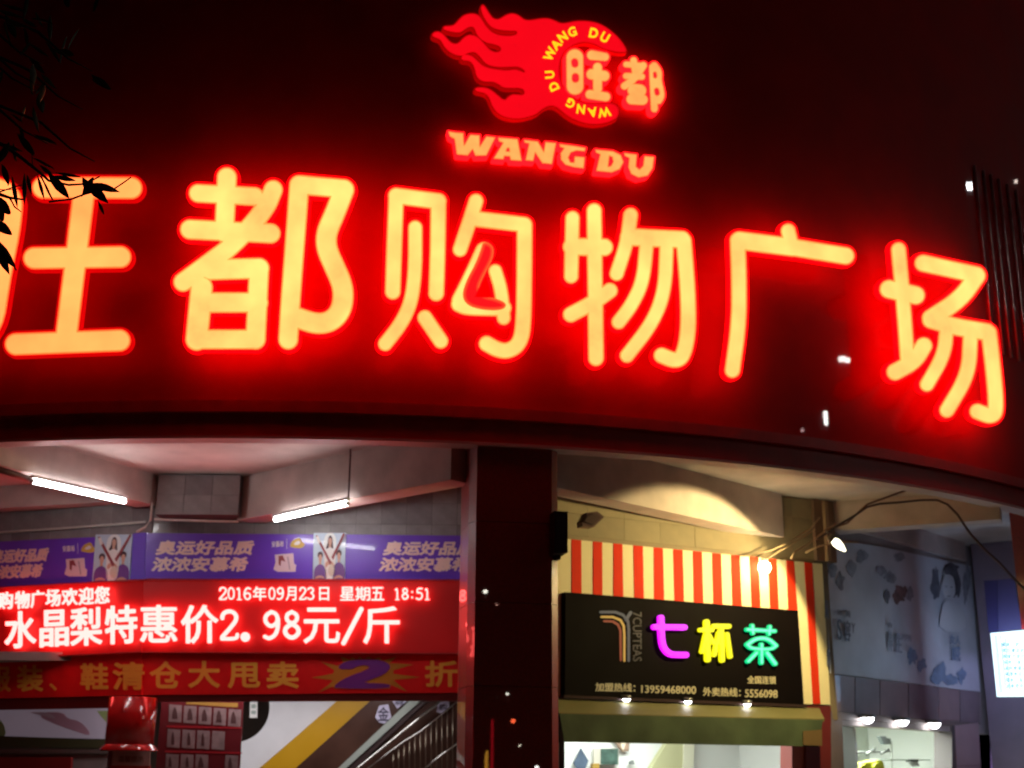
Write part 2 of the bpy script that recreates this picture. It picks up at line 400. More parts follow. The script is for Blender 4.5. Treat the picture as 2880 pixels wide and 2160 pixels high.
for ch, z, k, S, P, cen, lab in BIG:
    cx_, cy_ = z(cen)[0]
    fr = arc_frame(cx_, cy_, .0)
    fr = fr.at(cx_, z((0, 1100))[0][1])
    # never let the flat back cut the curved wall
    r = root('channel_letter', fr, lab, 'sign letter', 'letters of the big red shop sign')
    F = field(strokes(z, k, S), [], [])
    dim = ch == '旺'
    shape('casing', fr, F, 4.5, D0, D1, casing2 if dim else casing, r, bevel=.012)
    shape('face', fr, F, 0, D1+.001, D1+.006, faceo if dim else facey, r)
    lens = shape('lens', fr, F, -4.5, D1+.007, D1+.010, lenso if dim else lensy, r)
    for t_ in [(-1, .9)]:
        pass
    if ch == '购':                    # dead diodes: red patch inside the triangle
        PD = smooth(z((800,405),(850,430),(845,500),(790,600),(750,690),(790,745),(870,760),(935,790),(900,815),(790,812),(700,785),(672,730),(700,640),(755,540),(790,450)), 2)
        for i_, (iso, colr) in enumerate([(5, (2.0, .13, .03)), (1, (1.6, .05, .02)), (-4, (1.0, .008, .012))]):
            G = field([], [PD], [], cell=1.5, pad=10)
            F2 = (G[0], G[1], G[2])
            X, Y = np.meshgrid(G[0], G[1]); D = np.full(X.shape, 1e9)
            for s in strokes(z, k, S):
                for q in range(len(s[0])-1): D = np.minimum(D, seg_sdf(X, Y, s[0][q], s[0][q+1], s[1], s[1]))
            F2 = (G[0], G[1], np.maximum(G[2]-iso, D-4.6))
            shape('dead_lens_patch', fr, F2, 0, D1+.012+.004*i_, D1+.014+.004*i_, mat('dead lens %d' % i_, (.5, .02, .02), .5, emit=colr), r)

# ------------------------------------------------------------------ emblem: flame wheel, small letters, WANG DU
zE, kE = Z(1160, 0, 2.765), 2.765
fE = arc_frame(1560, 200, .0)
fE = fE.at(1560, 345)
FL1 = [(550,38),(575,75),(600,115),(625,145),(660,155),(690,145),(730,118),(775,106),(820,118),(860,150),(890,162),(940,158),(990,148),(1050,145),(1100,160),(1150,185),(1200,183),(1260,168),(1330,165),(1400,172),(1460,190),(1520,225),(1580,275),(1625,325),(1664,388),(1655,402),(1600,400),(1540,388),(1490,377),(1440,347),(1380,325),(1320,321),(1260,338),(1200,375),(1160,430),(1140,490),(1135,560),(1150,640),(1190,710),(1240,757),(1300,790),(1380,806),(1450,808),(1540,800),(1600,830),(1600,905),(1540,940),(1470,958),(1400,962),(1330,950),(1260,925),(1200,890),(1160,855),(1120,825),(1080,815),(1040,825),(1000,850),(960,885),(900,905),(840,917),(780,917),(720,905),(670,880),(635,840),(615,800),(605,770),(590,740),(560,717),(492,705),(490,685),(540,680),(590,690),(630,715),(670,750),(700,775),(725,780),(745,755),(780,735),(820,738),(860,742),(878,720),(865,690),(830,678),(770,680),(710,678),(670,650),(630,630),(570,632),(530,620),(500,590),(490,540),(475,500),(450,470),(380,463),(388,430),(430,425),(470,440),(510,480),(550,515),(610,535),(680,545),(740,550),(800,540),(845,555),(872,570),(880,550),(850,525),(810,512),(740,516),(670,518),(600,506),(560,480),(530,440),(500,408),(470,398),(430,410),(390,430),(340,425),(290,400),(255,365),(235,330),(215,300),(160,282),(158,260),(195,245),(235,262),(265,300),(300,335),(335,345),(365,335),(390,305),(420,280),(450,272),(490,280),(530,310),(560,345),(600,390),(640,408),(680,405),(694,380),(680,355),(640,340),(575,328),(530,298),(500,260),(488,222),(470,203),(440,205),(410,222),(385,242),(355,250),(300,242),(242,226),(246,206),(300,205),(330,195),(360,160),(395,125),(435,110),(480,108),(518,124),(545,162),(577,214),(620,254),(680,278),(760,282),(808,272),(820,250),(810,235),(740,235),(660,225),(612,205),(577,162),(551,118),(538,75),(536,50)]
emb = root('flame_wheel_emblem', fE, 'glowing red flame and crescent wheel emblem high on the fascia', 'emblem')
Fl = field([], [smooth(zE(*FL1), 1)], [], cell=1.2, pad=8)
redm = mat('lit red emblem face', (.6, .01, .02), .45, emit=(1, .002, .010), est=.95, var=.05, vscale=2)
shape('casing', fE, Fl, 2.5, .04, .12, mat('emblem casing', (.5, .01, .01), .5, emit=(1, .0005, .002), est=.30), emb, bevel=.008)
shape('flame_face', fE, Fl, 0, .121, .126, redm, emb)
yel = mat('lit yellow emblem lettering', (.6, .5, .02), .5, emit=(1.0, .72, .015), est=1, var=.06, vscale=6)
cE = (1345, 560)
for ch, x, y, hgt in [('W',1070,420,74),('A',1117,347,74),('N',1168,287,74),('G',1243,247,74),('D',1410,257,76),('U',1496,290,76),('D',1100,672,72),('U',1068,580,72),('G',1230,803,72),('N',1310,848,72),('A',1402,872,72),('W',1492,872,72)]:
    ang = math.atan2(x-cE[0], -(y-cE[1]))             # outward direction, clockwise from up
    if (x, y) == (1492, 872): ang = math.radians(170)
    cu = bpy.data.curves.new('t', 'FONT'); cu.body = ch; cu.offset = .035; cu.extrude = .5
    o = bpy.data.objects.new('t', cu); me = bpy.data.meshes.new_from_object(o); bpy.data.objects.remove(o); bpy.data.curves.remove(cu)
    co = np.array([v.co[:] for v in me.vertices]); lo, hi = co.min(0), co.max(0); c0 = (lo+hi)/2; sc = hgt/(hi[1]-lo[1])
    for v, q in zip(me.vertices, co):
        a, b = (q[0]-c0[0])*sc*.95, (q[1]-c0[1])*sc
        px = x+a*math.cos(ang)+b*math.sin(ang); py = y+a*math.sin(ang)-b*math.cos(ang)
        s, t = fE.hit(*zE((px, py))[0], .13); v.co = (s, t, .131 if q[2] > 0 else .127)
    me.update(); link('yellow_letter', me, yel, emb)
def small_letter(name, S, P, N, lab, grp, iso=3.2, bright=True, cat='sign letter'):
    S2 = strokes(zE, kE, S); P2 = [zE(*p) for p in P]; N2 = []
    for n in N:
        if n[0] == 'p': N2.append(('p', zE(*n[1])))
        else: N2.append((zE(*n[0]), n[1]/kE))
    F = field(S2, P2, N2, cell=.8, pad=8)
    allp = [p for s in S2 for p in s[0]]+[p for q in P2 for p in q]
    mx = sum(p[0] for p in allp)/len(allp); my = max(p[1] for p in allp)
    fr = arc_frame(mx, my); r = root(name, fr, lab, cat, grp)
    F_out = (F[0], F[1], F[2])
    shape('casing', fr, F_out, iso, .03, .13, casing3, r, bevel=.006)
    shape('face', fr, F, .2, .131, .135, faceo, r)
    shape('lens', fr, F, -2.2, .136, .138, lenso if not bright else mat('small letter lens', (.5, .3, .1), .5, emit=(2.2, .45, .11), var=.15, vscale=5), r)
small_letter('small_channel_letter', [([(1263,448),(1265,670)], 66), ([(1395,428),(1498,442)], 38, 32), ([(1440,522),(1440,690)], 36), ([(1394,577),(1492,590)], 42), ([(1380,733),(1504,752)], 36)], [],
    [([(1262,480),(1264,498)], 26), ([(1268,596),(1268,614)], 27)], 'small glowing peach letter 旺 inside the red crescent of the emblem', 'small letters of the emblem')
small_letter('small_channel_letter', [([(1720,470),(1740,600)], 28), ([(1662,500),(1795,512)], 24), ([(1662,590),(1785,596)], 26), ([(1795,510),(1720,620),(1650,668)], 30), ([(1722,700),(1770,705)], 50), ([(1705,770),(1790,775)], 42),
    ([(1868,520),(1872,640),(1882,845)], 28), ([(1880,512),(1915,560),(1908,620),(1925,690),(1935,745),(1915,780)], 30)], [],
    [([(1886,572),(1888,594)], 13), ([(1900,702),(1904,724)], 18)], 'small glowing peach letter 都 just right of the red crescent', 'small letters of the emblem')
WD = [
 ('W', [[(280,1022),(330,1030),(395,1035),(402,1130),(450,1048),(522,1052),(524,1140),(575,1060),(645,1068),(575,1208),(490,1210),(468,1160),(430,1208),(345,1200),(328,1080),(290,1058)]], []),
 ('A', [[(668,1070),(818,1082),(850,1250),(765,1245),(757,1215),(715,1212),(708,1238),(632,1232),(705,1110),(672,1097)]], [('p', [(738,1150),(752,1150),(755,1178),(728,1176)])]),
 ('N', [[(870,1088),(975,1100),(1022,1180),(1035,1105),(1117,1112),(1085,1275),(1010,1268),(955,1185),(940,1250),(880,1245),(908,1115),(872,1108)]], []),
 ('G', [[(1145,1120),(1260,1135),(1347,1150),(1340,1176),(1275,1170),(1232,1185),(1212,1225),(1228,1262),(1258,1264),(1262,1215),(1340,1222),(1332,1308),(1260,1300),(1190,1280),(1155,1240),(1153,1190),(1180,1152),(1148,1140)]], []),
 ('D', [[(1423,1163),(1560,1176),(1620,1205),(1642,1260),(1612,1315),(1550,1340),(1430,1328),(1460,1200),(1427,1184)]], [('p', [(1532,1210),(1556,1222),(1562,1258),(1545,1290),(1522,1296)])]),
 ('U', [[(1648,1190),(1745,1202),(1738,1295),(1765,1318),(1795,1290),(1805,1213),(1880,1220),(1868,1310),(1830,1365),(1760,1380),(1702,1352),(1680,1300),(1687,1228),(1652,1210)]], []),
]
for ch, P, N in WD:
    small_letter('latin_channel_letter', [], P, N, {'W': 'first', 'A': 'second', 'N': 'third', 'G': 'fourth', 'D': 'fifth', 'U': 'last'}[ch]+' letter of the glowing slanted WANG DU line, a capital '+ch, 'slanted letters of the WANG DU line', iso=3.5)

# ribbed metal cladding at the right end of the fascia
rb = arc_frame(2820, 900); rbr = root('ribbed_cladding', rb, 'vertical thin metal ribs on the fascia right of the last big letter', 'cladding')
ribm = mat('rib metal', (1, .72, .70), .3, .9)
RB = rb
for x in (2766, 2791, 2811, 2832, 2855, 2878, 2902, 2926, 2950):
    p = arc_hit(x, 740, RF+.004); q = p-rb.o; s = q@rb.u; d = q@rb.n
    mb = MB().tube([(s, z_, d+.012) for z_ in (-.5, .3, 1.2, 2.1)], .018, 10); mb.build('rib', ribm, rbr)

# ------------------------------------------------------------------ back walls of the left bay
def tiled(name, fr, s0, s1, z0, z1, lab, tw=.30, th=.30, depth=.15, solid_to=None):
    f = Frame(fr.w((s0+s1)/2, z0), fr.a)
    r = root(name, f, lab, 'wall'); L = (s1-s0)/2; H = z1-z0
    MB().box((-L, 0, -depth), (L, H, -.008)).build('wall_backing', grout, r)
    nx, nz = max(1, round(2*L/tw)), max(1, round(H/th)); a, b = 2*L/nx, H/nz
    me = [MB().box((.003, .003, -.008), (a-.003, b-.003, 0)).mesh('tile') for _ in range(3)]
    for q in range(3): me[q].materials.append(tilem[q])
    for i in range(nx):
        for j in range(nz):
            o = bpy.data.objects.new('tile', me[random.choice((0, 0, 1, 2))]); COL.objects.link(o); o.parent = r
            o.location = (-L+i*a, j*b, random.uniform(-.002, .002)); o.rotation_euler = (random.uniform(-.004, .004), random.uniform(-.004, .004), 0)
    return r
tiled('tiled_wall', FL, -2.4, 2.23, 4.2, 4.99, 'grey tiled wall strip above the left end of the purple poster row')
tiled('tiled_wall', FR, 0.01, 4.9, 4.2, 4.99, 'grey tiled wall strip above the purple posters nearest the pillar')
CB = Frame((-3.72, 14.86, 0), 0)
cb = tiled('tiled_column', CB, -.49, .49, 4.50, 4.985, 'square dark tiled column head where two ceiling beams meet', tw=.33, th=.25, depth=.33)
# screen housing wall behind
def wallbox(name, fr, s0, s1, z0, z1, d0, d1, m, lab, cat='wall'):
    f = Frame(fr.w((s0+s1)/2, z0), fr.a); L = (s1-s0)/2
    o = MB().box((-L, 0, d0), (L, z1-z0, d1)).build(name, m); o.matrix_world = f.M
    return tag(o, lab, cat)
redwall = mat('red painted board', (.35, .012, .012), .4, var=.15, vscale=3, coat=.2)
wallbox('backing_wall', FL, -2.4, 2.2, 2.40, 4.19, -.15, -.02, redwall, 'red board wall carrying the left leaf of the LED screen')
wallbox('backing_wall', FR, .03, 4.9, 2.40, 4.19, -.15, -.02, redwall, 'red board wall carrying the main leaf of the LED screen')

# purple posters
purple = mat('purple poster print', (.15, .055, .58), .35, var=.05, coat=.3)
violet = mat('lighter violet poster print', (.17, .11, .62), .35, coat=.3)
tanp = mat('pinkish poster lettering', (.92, .70, .64), .5)
skyp = mat('pale blue poster print', (.52, .66, .78), .4, var=.08, vscale=2, coat=.3)
whitep = mat('white print', (.8, .78, .76), .5)
skin = mat('skin tone print', (.62, .36, .27), .5); hair = mat('dark hair print', (.07, .04, .05), .5)
polo = mat('purple shirt print', (.16, .07, .30), .5); ribbon = mat('ribbon print', (.28, .05, .06), .5); goldp = mat('gold print', (.62, .42, .08), .5)
zP, kP = Z(0, 1120, 2.212), 2.212
def poster_text(fr, X0, Y0, X1, Y1, lab, tx, tdy, logo=None, pic=None, band=None, part=False):
    quadpts = [(X0[0], Y0[0]), (X1[0], Y0[1]), (X1[1], Y1[1]), (X0[1], Y1[0])]
    cx_ = (X0[0]+X1[0])/2; f = fr.at(cx_, (Y1[0]+Y1[1])/2, .05)
    r = root('poster', f, lab, 'poster', 'purple advertising posters over the red screen')
    quad('poster_sheet', f, quadpts, 0, .03, purple, r)
    if tx:
        x0, x1, y0, ym, y2 = tx; h = (y2-y0)/2
        glyphs('lettering', f, '奥运好品质', x0+12, y0, x1-2, y0+h-3, .031, .034, tanp, r, bold=.045, dy=tdy, dx=10)
        glyphs('lettering', f, '浓浓安慕希', x0, y0+h+2, x1-18, y2, .031, .034, tanp, r, bold=.045, dy=tdy, dx=10)
    if logo:
        lx, ly, dy = logo                       # small brand line, gold badge, white milk carton
        glyphs('lettering', f, '安慕希', lx, ly, lx+34, ly+17, .031, .033, whitep, r, bold=.02, dy=-1)
        quad('divider', f, [(lx+42, ly-7), (lx+43, ly-7), (lx+43, ly+22), (lx+42, ly+22)], .031, .033, whitep, r)
        quad('gold_badge', f, smooth([(lx+50, ly+16), (lx+56, ly), (lx+70, ly-8), (lx+80, ly-10), (lx+86, ly+4), (lx+94, ly+8), (lx+90, ly+16), (lx+80, ly+20), (lx+64, ly+18)], 1), .031, .033, goldp, r)
        quad('badge_mark', f, smooth([(lx+60, ly+8), (lx+76, ly-3), (lx+82, ly+6), (lx+70, ly+12)], 1), .034, .035, whitep, r)
        cx0, cy0 = lx+17, ly+36+dy
        quad('carton_print', f, [(cx0-8, cy0+2), (cx0+44, cy0-2), (cx0+46, cy0+28), (cx0+52, cy0+30), (cx0+50, cy0+50), (cx0, cy0+50), (cx0-12, cy0+44), (cx0-6, cy0+24)], .031, .033, mat('carton white', (.75, .62, .66), .5), r)
        quad('carton_mark', f, [(cx0+2, cy0+6), (cx0+14, cy0+4), (cx0+22, cy0+22), (cx0+10, cy0+18), (cx0+8, cy0+34), (cx0+3, cy0+30)], .034, .035, ribbon, r)
        quad('carton_mark', f, [(cx0+26, cy0+8), (cx0+30, cy0+7), (cx0+36, cy0+44), (cx0+32, cy0+45)], .034, .035, mat('carton grey', (.45, .36, .42), .5), r)
    if band: quad('violet_panel', f, band, .031, .036, violet, r)
    return r
def picture(fr, x0, x1, y0, y1, skew, lab):
    f = fr.at((x0+x1)/2, y1, .05); r = root('picture_panel', f, lab, 'poster', 'picture panels with three figures')
    W, H = x1-x0, y1-y0
    def q(pts): return [(x0+a*W+skew*b, y0+b*H) for a, b in pts]
    quad('picture_sheet', f, q([(0,0),(1,0),(1,1),(0,1)]), 0, .045, skyp, r)
    quad('bright_centre', f, smooth(q([(.34,.0),(.70,0),(.72,.4),(.62,.8),(.42,.8),(.3,.4)]), 2), .046, .048, mat('pale print', (.80, .84, .84), .5), r)
    def fig(cx, top, hw, hair_, sh, hairlong=False):
        n = '%s' % 'figure_print'
        if hairlong: quad('hair_print', f, smooth(q([(cx,top),(cx+.075,top+.06),(cx+.09,top+.24),(cx+.11,top+.30),(cx,top+.32),(cx-.15,top+.30),(cx-.08,top+.2),(cx-.06,top+.06)]), 2), .049, .051, hair, r)
        else: quad('hair_print', f, smooth(q([(cx,top-.01),(cx+.085,top+.03),(cx+.08,top+.14),(cx-.08,top+.14),(cx-.085,top+.03)]), 2), .049, .051, hair, r)
        quad('face_print', f, smooth(q([(cx,top+.05),(cx+.055,top+.09),(cx+.05,top+.19),(cx,top+.25),(cx-.05,top+.19),(cx-.055,top+.09)]), 2), .052, .054, skin, r)
        quad('neck_print', f, q([(cx-.03,top+.2),(cx+.03,top+.2),(cx+.04,top+.3),(cx-.04,top+.3)]), .0545, .0555, skin, r)
        quad('shirt_print', f, smooth(q([(cx-.05,top+.27),(cx+.05,top+.27),(cx+hw,top+.36),(cx+hw*1.1,min(1,top+.62)),(cx+hw*.8,1),(cx-hw*.8,1),(cx-hw*1.1,min(1,top+.62)),(cx-hw,top+.36)]), 1), .056, .058, sh, r)
        quad('arm_print', f, smooth(q([(cx-hw*.9,min(.95,top+.6)),(cx,min(.9,top+.53)),(cx+hw*.8,min(.95,top+.62)),(cx+hw*.7,min(.98,top+.7)),(cx,min(.96,top+.62)),(cx-hw*.8,min(.99,top+.72))]), 1), .0585, .0595, skin, r)
    fig(.52, .04, .17, hair, whitep, True)
    fig(.22, .40, .18, hair, polo); fig(.80, .36, .18, hair, polo)
    quad('ribbon_print', f, q([(.06,.06),(.12,.05),(.58,.64),(.52,.68)]), .060, .063, ribbon, r)
    quad('ribbon_print', f, q([(.93,.0),(.98,.02),(.62,.58),(.57,.52)]), .060, .063, ribbon, r)
    quad('white_clip', f, q([(.08,.08),(.15,.06),(.22,.2),(.14,.23)]), .0635, .0645, whitep, r)
    quad('medal_print', f, smooth(q([(.5,.70),(.58,.66),(.65,.72),(.66,.86),(.58,.94),(.5,.9),(.46,.8)]), 2), .064, .066, mat('medal print', (.66, .60, .50), .4), r)
# text group: (x0,x1,y0,ymid,y1)
poster_text(FL, (-330, -330), (1539, 1510), (272, 260), (1670, 1644), 'purple poster at the far left, cut by the picture edge', (-40, 132, 1546, 0, 1630), -6, logo=(176, 1535, 0))
poster_text(FR, (413, 405), (1499, 1503), (882, 878), (1634, 1631), 'purple poster in the middle with the complete pink lettering', (424, 710, 1520, 0, 1608), 0, logo=(764, 1522, 0))
poster_text(FR, (974, 968), (1503, 1507), (1330, 1330), (1631, 1634), 'purple poster cut off by the granite pillar', (1064, 1334, 1522, 0, 1608), 0)
picture(FL, 269, 372, 1503, 1636, -10, 'pale blue picture of three people with crossed ribbons, on the left wall leaf')
picture(FR, 882, 972, 1499, 1630, -2, 'pale blue picture of three people with crossed ribbons, nearer the granite pillar')
f = FL.at(390, 1632, .05); vp = root('poster_strip', f, 'plain violet strip at the bend between the two picture rows', 'poster')
quad('poster_sheet', f, [(374, 1500), (411, 1498), (406, 1632), (366, 1635)], 0, .04, violet, vp)

# LED screen: two leaves
ledbg = mat('dark red LED modules', (.28, .010, .010), .55, emit=(.55, .0, .002), est=.16, var=.5, vscale=1.1)
ledt = mat('white-hot LED text', (.5, .1, .1), .5, emit=(10, .9, .82), est=1)
ledframe = mat('screen frame', (.35, .05, .05), .35, .3)
def leaf(fr, pts, lab, chars, big):
    cx_ = sum(p[0] for p in pts)/4; f = fr.at(cx_, max(p[1] for p in pts), .12)
    r = root('led_screen', f, lab, 'LED screen')
    quad('screen_panel', f, pts, -.12, -.02, ledbg, r)
    (a, b, c, d) = pts
    quad('frame_rail', f, [(d[0], d[1]-3), (c[0], c[1]-3), (c[0], c[1]+1), (d[0], d[1]+1)], -.019, 0, ledframe, r)
    quad('frame_rail', f, [(a[0], a[1]-2), (b[0], b[1]-2), (b[0], b[1]+2), (a[0], a[1]+2)], -.019, .0, ledframe, r)
    return r, f
# digits drawn as slab figures on a 100 x 160 cell
DG = {
 '0': [([(50,12),(24,30),(16,80),(24,130),(50,150),(76,130),(84,80),(76,30),(50,12)], 8)],
 '1': [([(28,30),(50,12),(50,150)], 9), ([(28,152),(74,152)], 6)],
 '2': [([(18,45),(20,25),(38,11),(62,11),(82,28),(82,55),(62,85),(18,140)], 9), ([(16,149),(84,149),(87,128)], 8)],
 '3': [([(20,32),(36,12),(62,12),(78,30),(76,58),(48,74),(76,90),(84,118),(66,146),(38,150),(18,134)], 9)],
 '5': [([(80,13),(28,13),(24,72),(50,60),(76,74),(84,104),(72,138),(44,152),(18,136)], 9)],
 '6': [([(80,26),(60,11),(34,26),(18,70),(18,112),(34,146),(62,150),(82,124),(78,88),(54,72),(26,86)], 9)],
 '8': [([(50,12),(26,26),(26,56),(50,74),(74,56),(74,26),(50,12)], 9), ([(50,74),(20,94),(18,126),(50,151),(82,126),(80,94),(50,74)], 10)],
 '9': [([(50,12),(24,30),(20,62),(46,90),(74,74),(82,48),(72,20),(50,12)], 9), ([(82,48),(82,92),(70,132),(40,152),(20,140)], 9)],
 ':': [([(50,55),(50,56)], 11), ([(50,125),(50,126)], 11)], '.': [([(50,138),(50,139)], 20)], '/': [([(88,5),(12,158)], 9)],
}
def ledtext(fr, r, s, x0, x1, y0, y1, dy=0, cjkbold=.022):
    if s in DG:
        S = [(soft([(x0+(x1-x0)*p[0]/100, y0+(y1-y0)*(p[1])/160) for p in st[0]], 2), st[1]*(y1-y0)/160*(1.15)) for st in DG[s]]
        F = field(S, [], [], cell=max(.6, (y1-y0)/70), pad=3)
        return shape('character', fr, F, 0, .050, .062, ledt, r)
    return glyphs('character', fr, s, x0, y0, x1, y1, .050, .062, ledt, r, bold=cjkbold, dy=dy)
r1, f1 = leaf(FR, [(405, 1629), (1330, 1631), (1330, 1839), (398, 1835)], 'main leaf of the red LED screen with date and price text', None, None)
r2, f2 = leaf(FL, [(-330, 1670), (404, 1630), (397, 1834), (-330, 1868)], 'left leaf of the red LED screen with the welcome line', None, None)
zL = Z(0, 1480, 3.16); zM = Z(600, 1480, 2.765)
def put(fr, r, z, s, a, b, c, d, dy=0, bold=.022):
    (x0, y0), (x1, y1) = z((a, c), (b, d)); ledtext(fr, r, s, x0, x1, y0, y1, dy, bold)
for s, a, b, c, d in [('购', -25, 112, 588, 742), ('物', 130, 262, 580, 738), ('广', 268, 392, 574, 726), ('场', 402, 535, 565, 718), ('欢', 545, 688, 556, 708), ('迎', 696, 830, 548, 702), ('您', 836, 970, 538, 692)]:
    put(f2, r2, zL, s, a, b, c, d, -3)
for s, a, b, c, d in [('水', 38, 318, 760, 1090), ('晶', 350, 608, 748, 1078), ('梨', 622, 905, 726, 1068), ('特', 930, 1215, 708, 1052)]:
    put(f2, r2, zL, s, a, b, c, d, -4, .018)
for s, a, b, c, d in [('惠', 1242, 1575, 700, 1036), ('价', 1606, 1940, 700, 1045)]:
    put(f1, r1, zL, s, a, b, c, d, -1, .018)
for s, a, b, c, d in [('2', 38, 208, 645, 892), ('.', 190, 305, 640, 895), ('9', 368, 532, 648, 888), ('8', 526, 694, 648, 888), ('元', 700, 985, 632, 912), ('/', 990, 1172, 635, 912), ('斤', 1165, 1450, 622, 915)]:
    put(f1, r1, zM, s, a, b, c, d, 0, .016)
for s, a, b, c, d in [('2', 38, 110, 470, 575), ('0', 104, 172, 470, 575), ('1', 166, 236, 470, 575), ('6', 228, 300, 470, 575), ('年', 306, 412, 468, 578), ('0', 422, 488, 470, 575), ('9', 484, 554, 470, 575), ('月', 562, 645, 470, 578), ('2', 662, 728, 470, 575), ('3', 722, 792, 470, 575), ('日', 822, 900, 472, 578),
                      ('星', 985, 1096, 470, 578), ('期', 1104, 1220, 470, 580), ('五', 1228, 1328, 472, 578), ('1', 1400, 1460, 476, 575), ('8', 1458, 1524, 476, 575), (':', 1518, 1574, 476, 575), ('5', 1568, 1636, 476, 575), ('1', 1632, 1694, 476, 575)]:
    put(f1, r1, zM, s, a, b, c, d, 0, .02)

# sale banner below the screen
bann = mat('red banner cloth', (.85, .010, .012), .45, var=.1, vscale=4, bump=.12, bscale=5, coat=.25)
banl = mat('orange banner lettering', (.95, .46, .06), .5); banlow = mat('dark red fascia board', (.13, .012, .012), .4, coat=.3)
def banner(fr, pts, low, lab):
    cx_ = sum(p[0] for p in pts)/4; f = fr.at(cx_, low[2][1], .06); r = root('sale_banner', f, lab, 'banner')
    quad('banner_cloth', f, pts, -.05, .0, bann, r); quad('lower_board', f, low, -.05, -.012, banlow, r); return r, f
b1, g1 = banner(FR, [(398, 1840), (1330, 1844), (1330, 1948), (398, 1955)], [(398, 1956), (1330, 1949), (1330, 1970), (398, 1975)], 'red sale banner under the main screen with a purple 2 on an orange starburst')
b2, g2 = banner(FL, [(-330, 1872), (397, 1839), (397, 1955), (-330, 1972)], [(-330, 1973), (397, 1956), (397, 1990), (-330, 2002)], 'red sale banner under the left screen leaf')
zN = Z(0, 1800, 3.16)
for s, a, b, c, d in [('服', -125, 95, 235, 460), ('装', 148, 382, 222, 460), ('、', 436, 505, 385, 450), ('鞋', 712, 962, 205, 445), ('清', 1000, 1280, 195, 445)]:
    (x0, y0), (x1, y1) = zN((a, c), (b, d)); glyphs('lettering', g2, s, x0, y0, x1, y1, .001, .004 if x1 < 398 else .012, banl, b2, bold=.03)
for s, a, b, c, d in [('仓', 1330, 1610, 190, 430), ('大', 1672, 1955, 185, 425)]:
    (x0, y0), (x1, y1) = zN((a, c), (b, d)); glyphs('lettering', g1, s, x0, y0, x1, y1, .001, .004, banl, b1, bold=.03)
zQ = Z(600, 1800, 2.765)
for s, a, b, c, d in [('甩', 112, 365, 175, 375), ('卖', 415, 665, 165, 378), ('折', 1645, 1900, 160, 365)]:
    (x0, y0), (x1, y1) = zQ((a, c), (b, d)); glyphs('lettering', g1, s, x0, y0, x1, y1, .001, .004, banl, b1, bold=.03)
star = [(760,292),(930,262),(940,235),(840,170),(965,200),(1010,175),(990,128),(1060,150),(1080,130),(1110,150),(1140,130),(1170,148),(1210,128),(1240,150),(1290,132),(1320,160),(1425,128),(1370,180),(1555,190),(1400,235),(1400,262),(1610,290),(1400,310),(1510,405),(1385,350),(1370,378),(945,378),(925,362),(810,412),(900,345),(930,312)]
quad('starburst', g1, zQ(*star), .001, .003, mat('orange starburst print', (.55, .22, .02), .5), b1)
two = [(965,225),(1000,180),(1080,155),(1200,150),(1310,158),(1370,190),(1372,225),(1330,265),(1240,300),(1150,335),(1372,340),(1368,376),(945,376),(950,345),(1050,285),(1180,240),(1218,215),(1200,196),(1160,193),(1110,205),(1085,225)]
F2_ = field([], [smooth(zQ(*two), 1)], [], cell=.8, pad=6)
shape('figure_outline', g1, F2_, 1.6, .004, .006, mat('pink outline print', (.55, .12, .14), .5), b1)
shape('figure_two', g1, F2_, 0, .007, .009, mat('purple figure print', (.19, .03, .30), .5), b1)

# ------------------------------------------------------------------ hall behind the left bay (seen below the banner)
HY = 17.4
HF = Frame((-2, HY, 0), 0)
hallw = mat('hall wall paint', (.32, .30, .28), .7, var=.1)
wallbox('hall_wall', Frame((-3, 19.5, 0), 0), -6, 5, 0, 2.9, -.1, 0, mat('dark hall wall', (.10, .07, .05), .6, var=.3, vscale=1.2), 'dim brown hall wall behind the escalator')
tag(MB().box((-9, 15.5, 2.85), (.9, 19.6, 2.95)).build('hall_ceiling', hallw), kind='structure')
wallbox('side_wall', Frame((.35, 15.2, 0), math.radians(-90)), -4.4, .02, 0, 4.99, -.12, 0, plaster, 'plain side wall hidden behind the pillar')
def thing_px(name, fr, pts, depth, m, lab, cat, group=None):
    cx_ = sum(p[0] for p in pts)/len(pts); f = fr.at(cx_, max(p[1] for p in pts)); r = root(name, f, lab, cat, group); return r, f
# white panel wall with yellow stripe
pts = zQ((225,730),(225,440),(960,440),(960,475),(360,995),(360,1100),(205,1100))
r, f = thing_px('white_panel', HF, pts, 0, None, 'large white wall panel with a round dark cutout beside the escalator', 'wall panel')
F3 = field([], [zQ((150,400),(1000,400),(1000,460),(960,475),(340,1012),(200,1130),(150,1130))], [(zQ((160,520),(162,520)), 275/2.765)], cell=2, pad=6)
shape('panel_face', f, F3, 0, -.05, 0, mat('white painted panel', (.72, .71, .74), .5, var=.05, vscale=3), r)
r, f = thing_px('yellow_trim', HF, zQ((960,475),(1215,475),(640,995),(360,995)), 0, None, 'diagonal yellow trim board along the underside of the escalator', 'trim')
quad('trim_board', f, zQ((1010,432),(1265,432),(560,1068),(280,1068)), -.04, .03, mat('yellow trim paint', (.55, .29, .006), .4, var=.06), r)
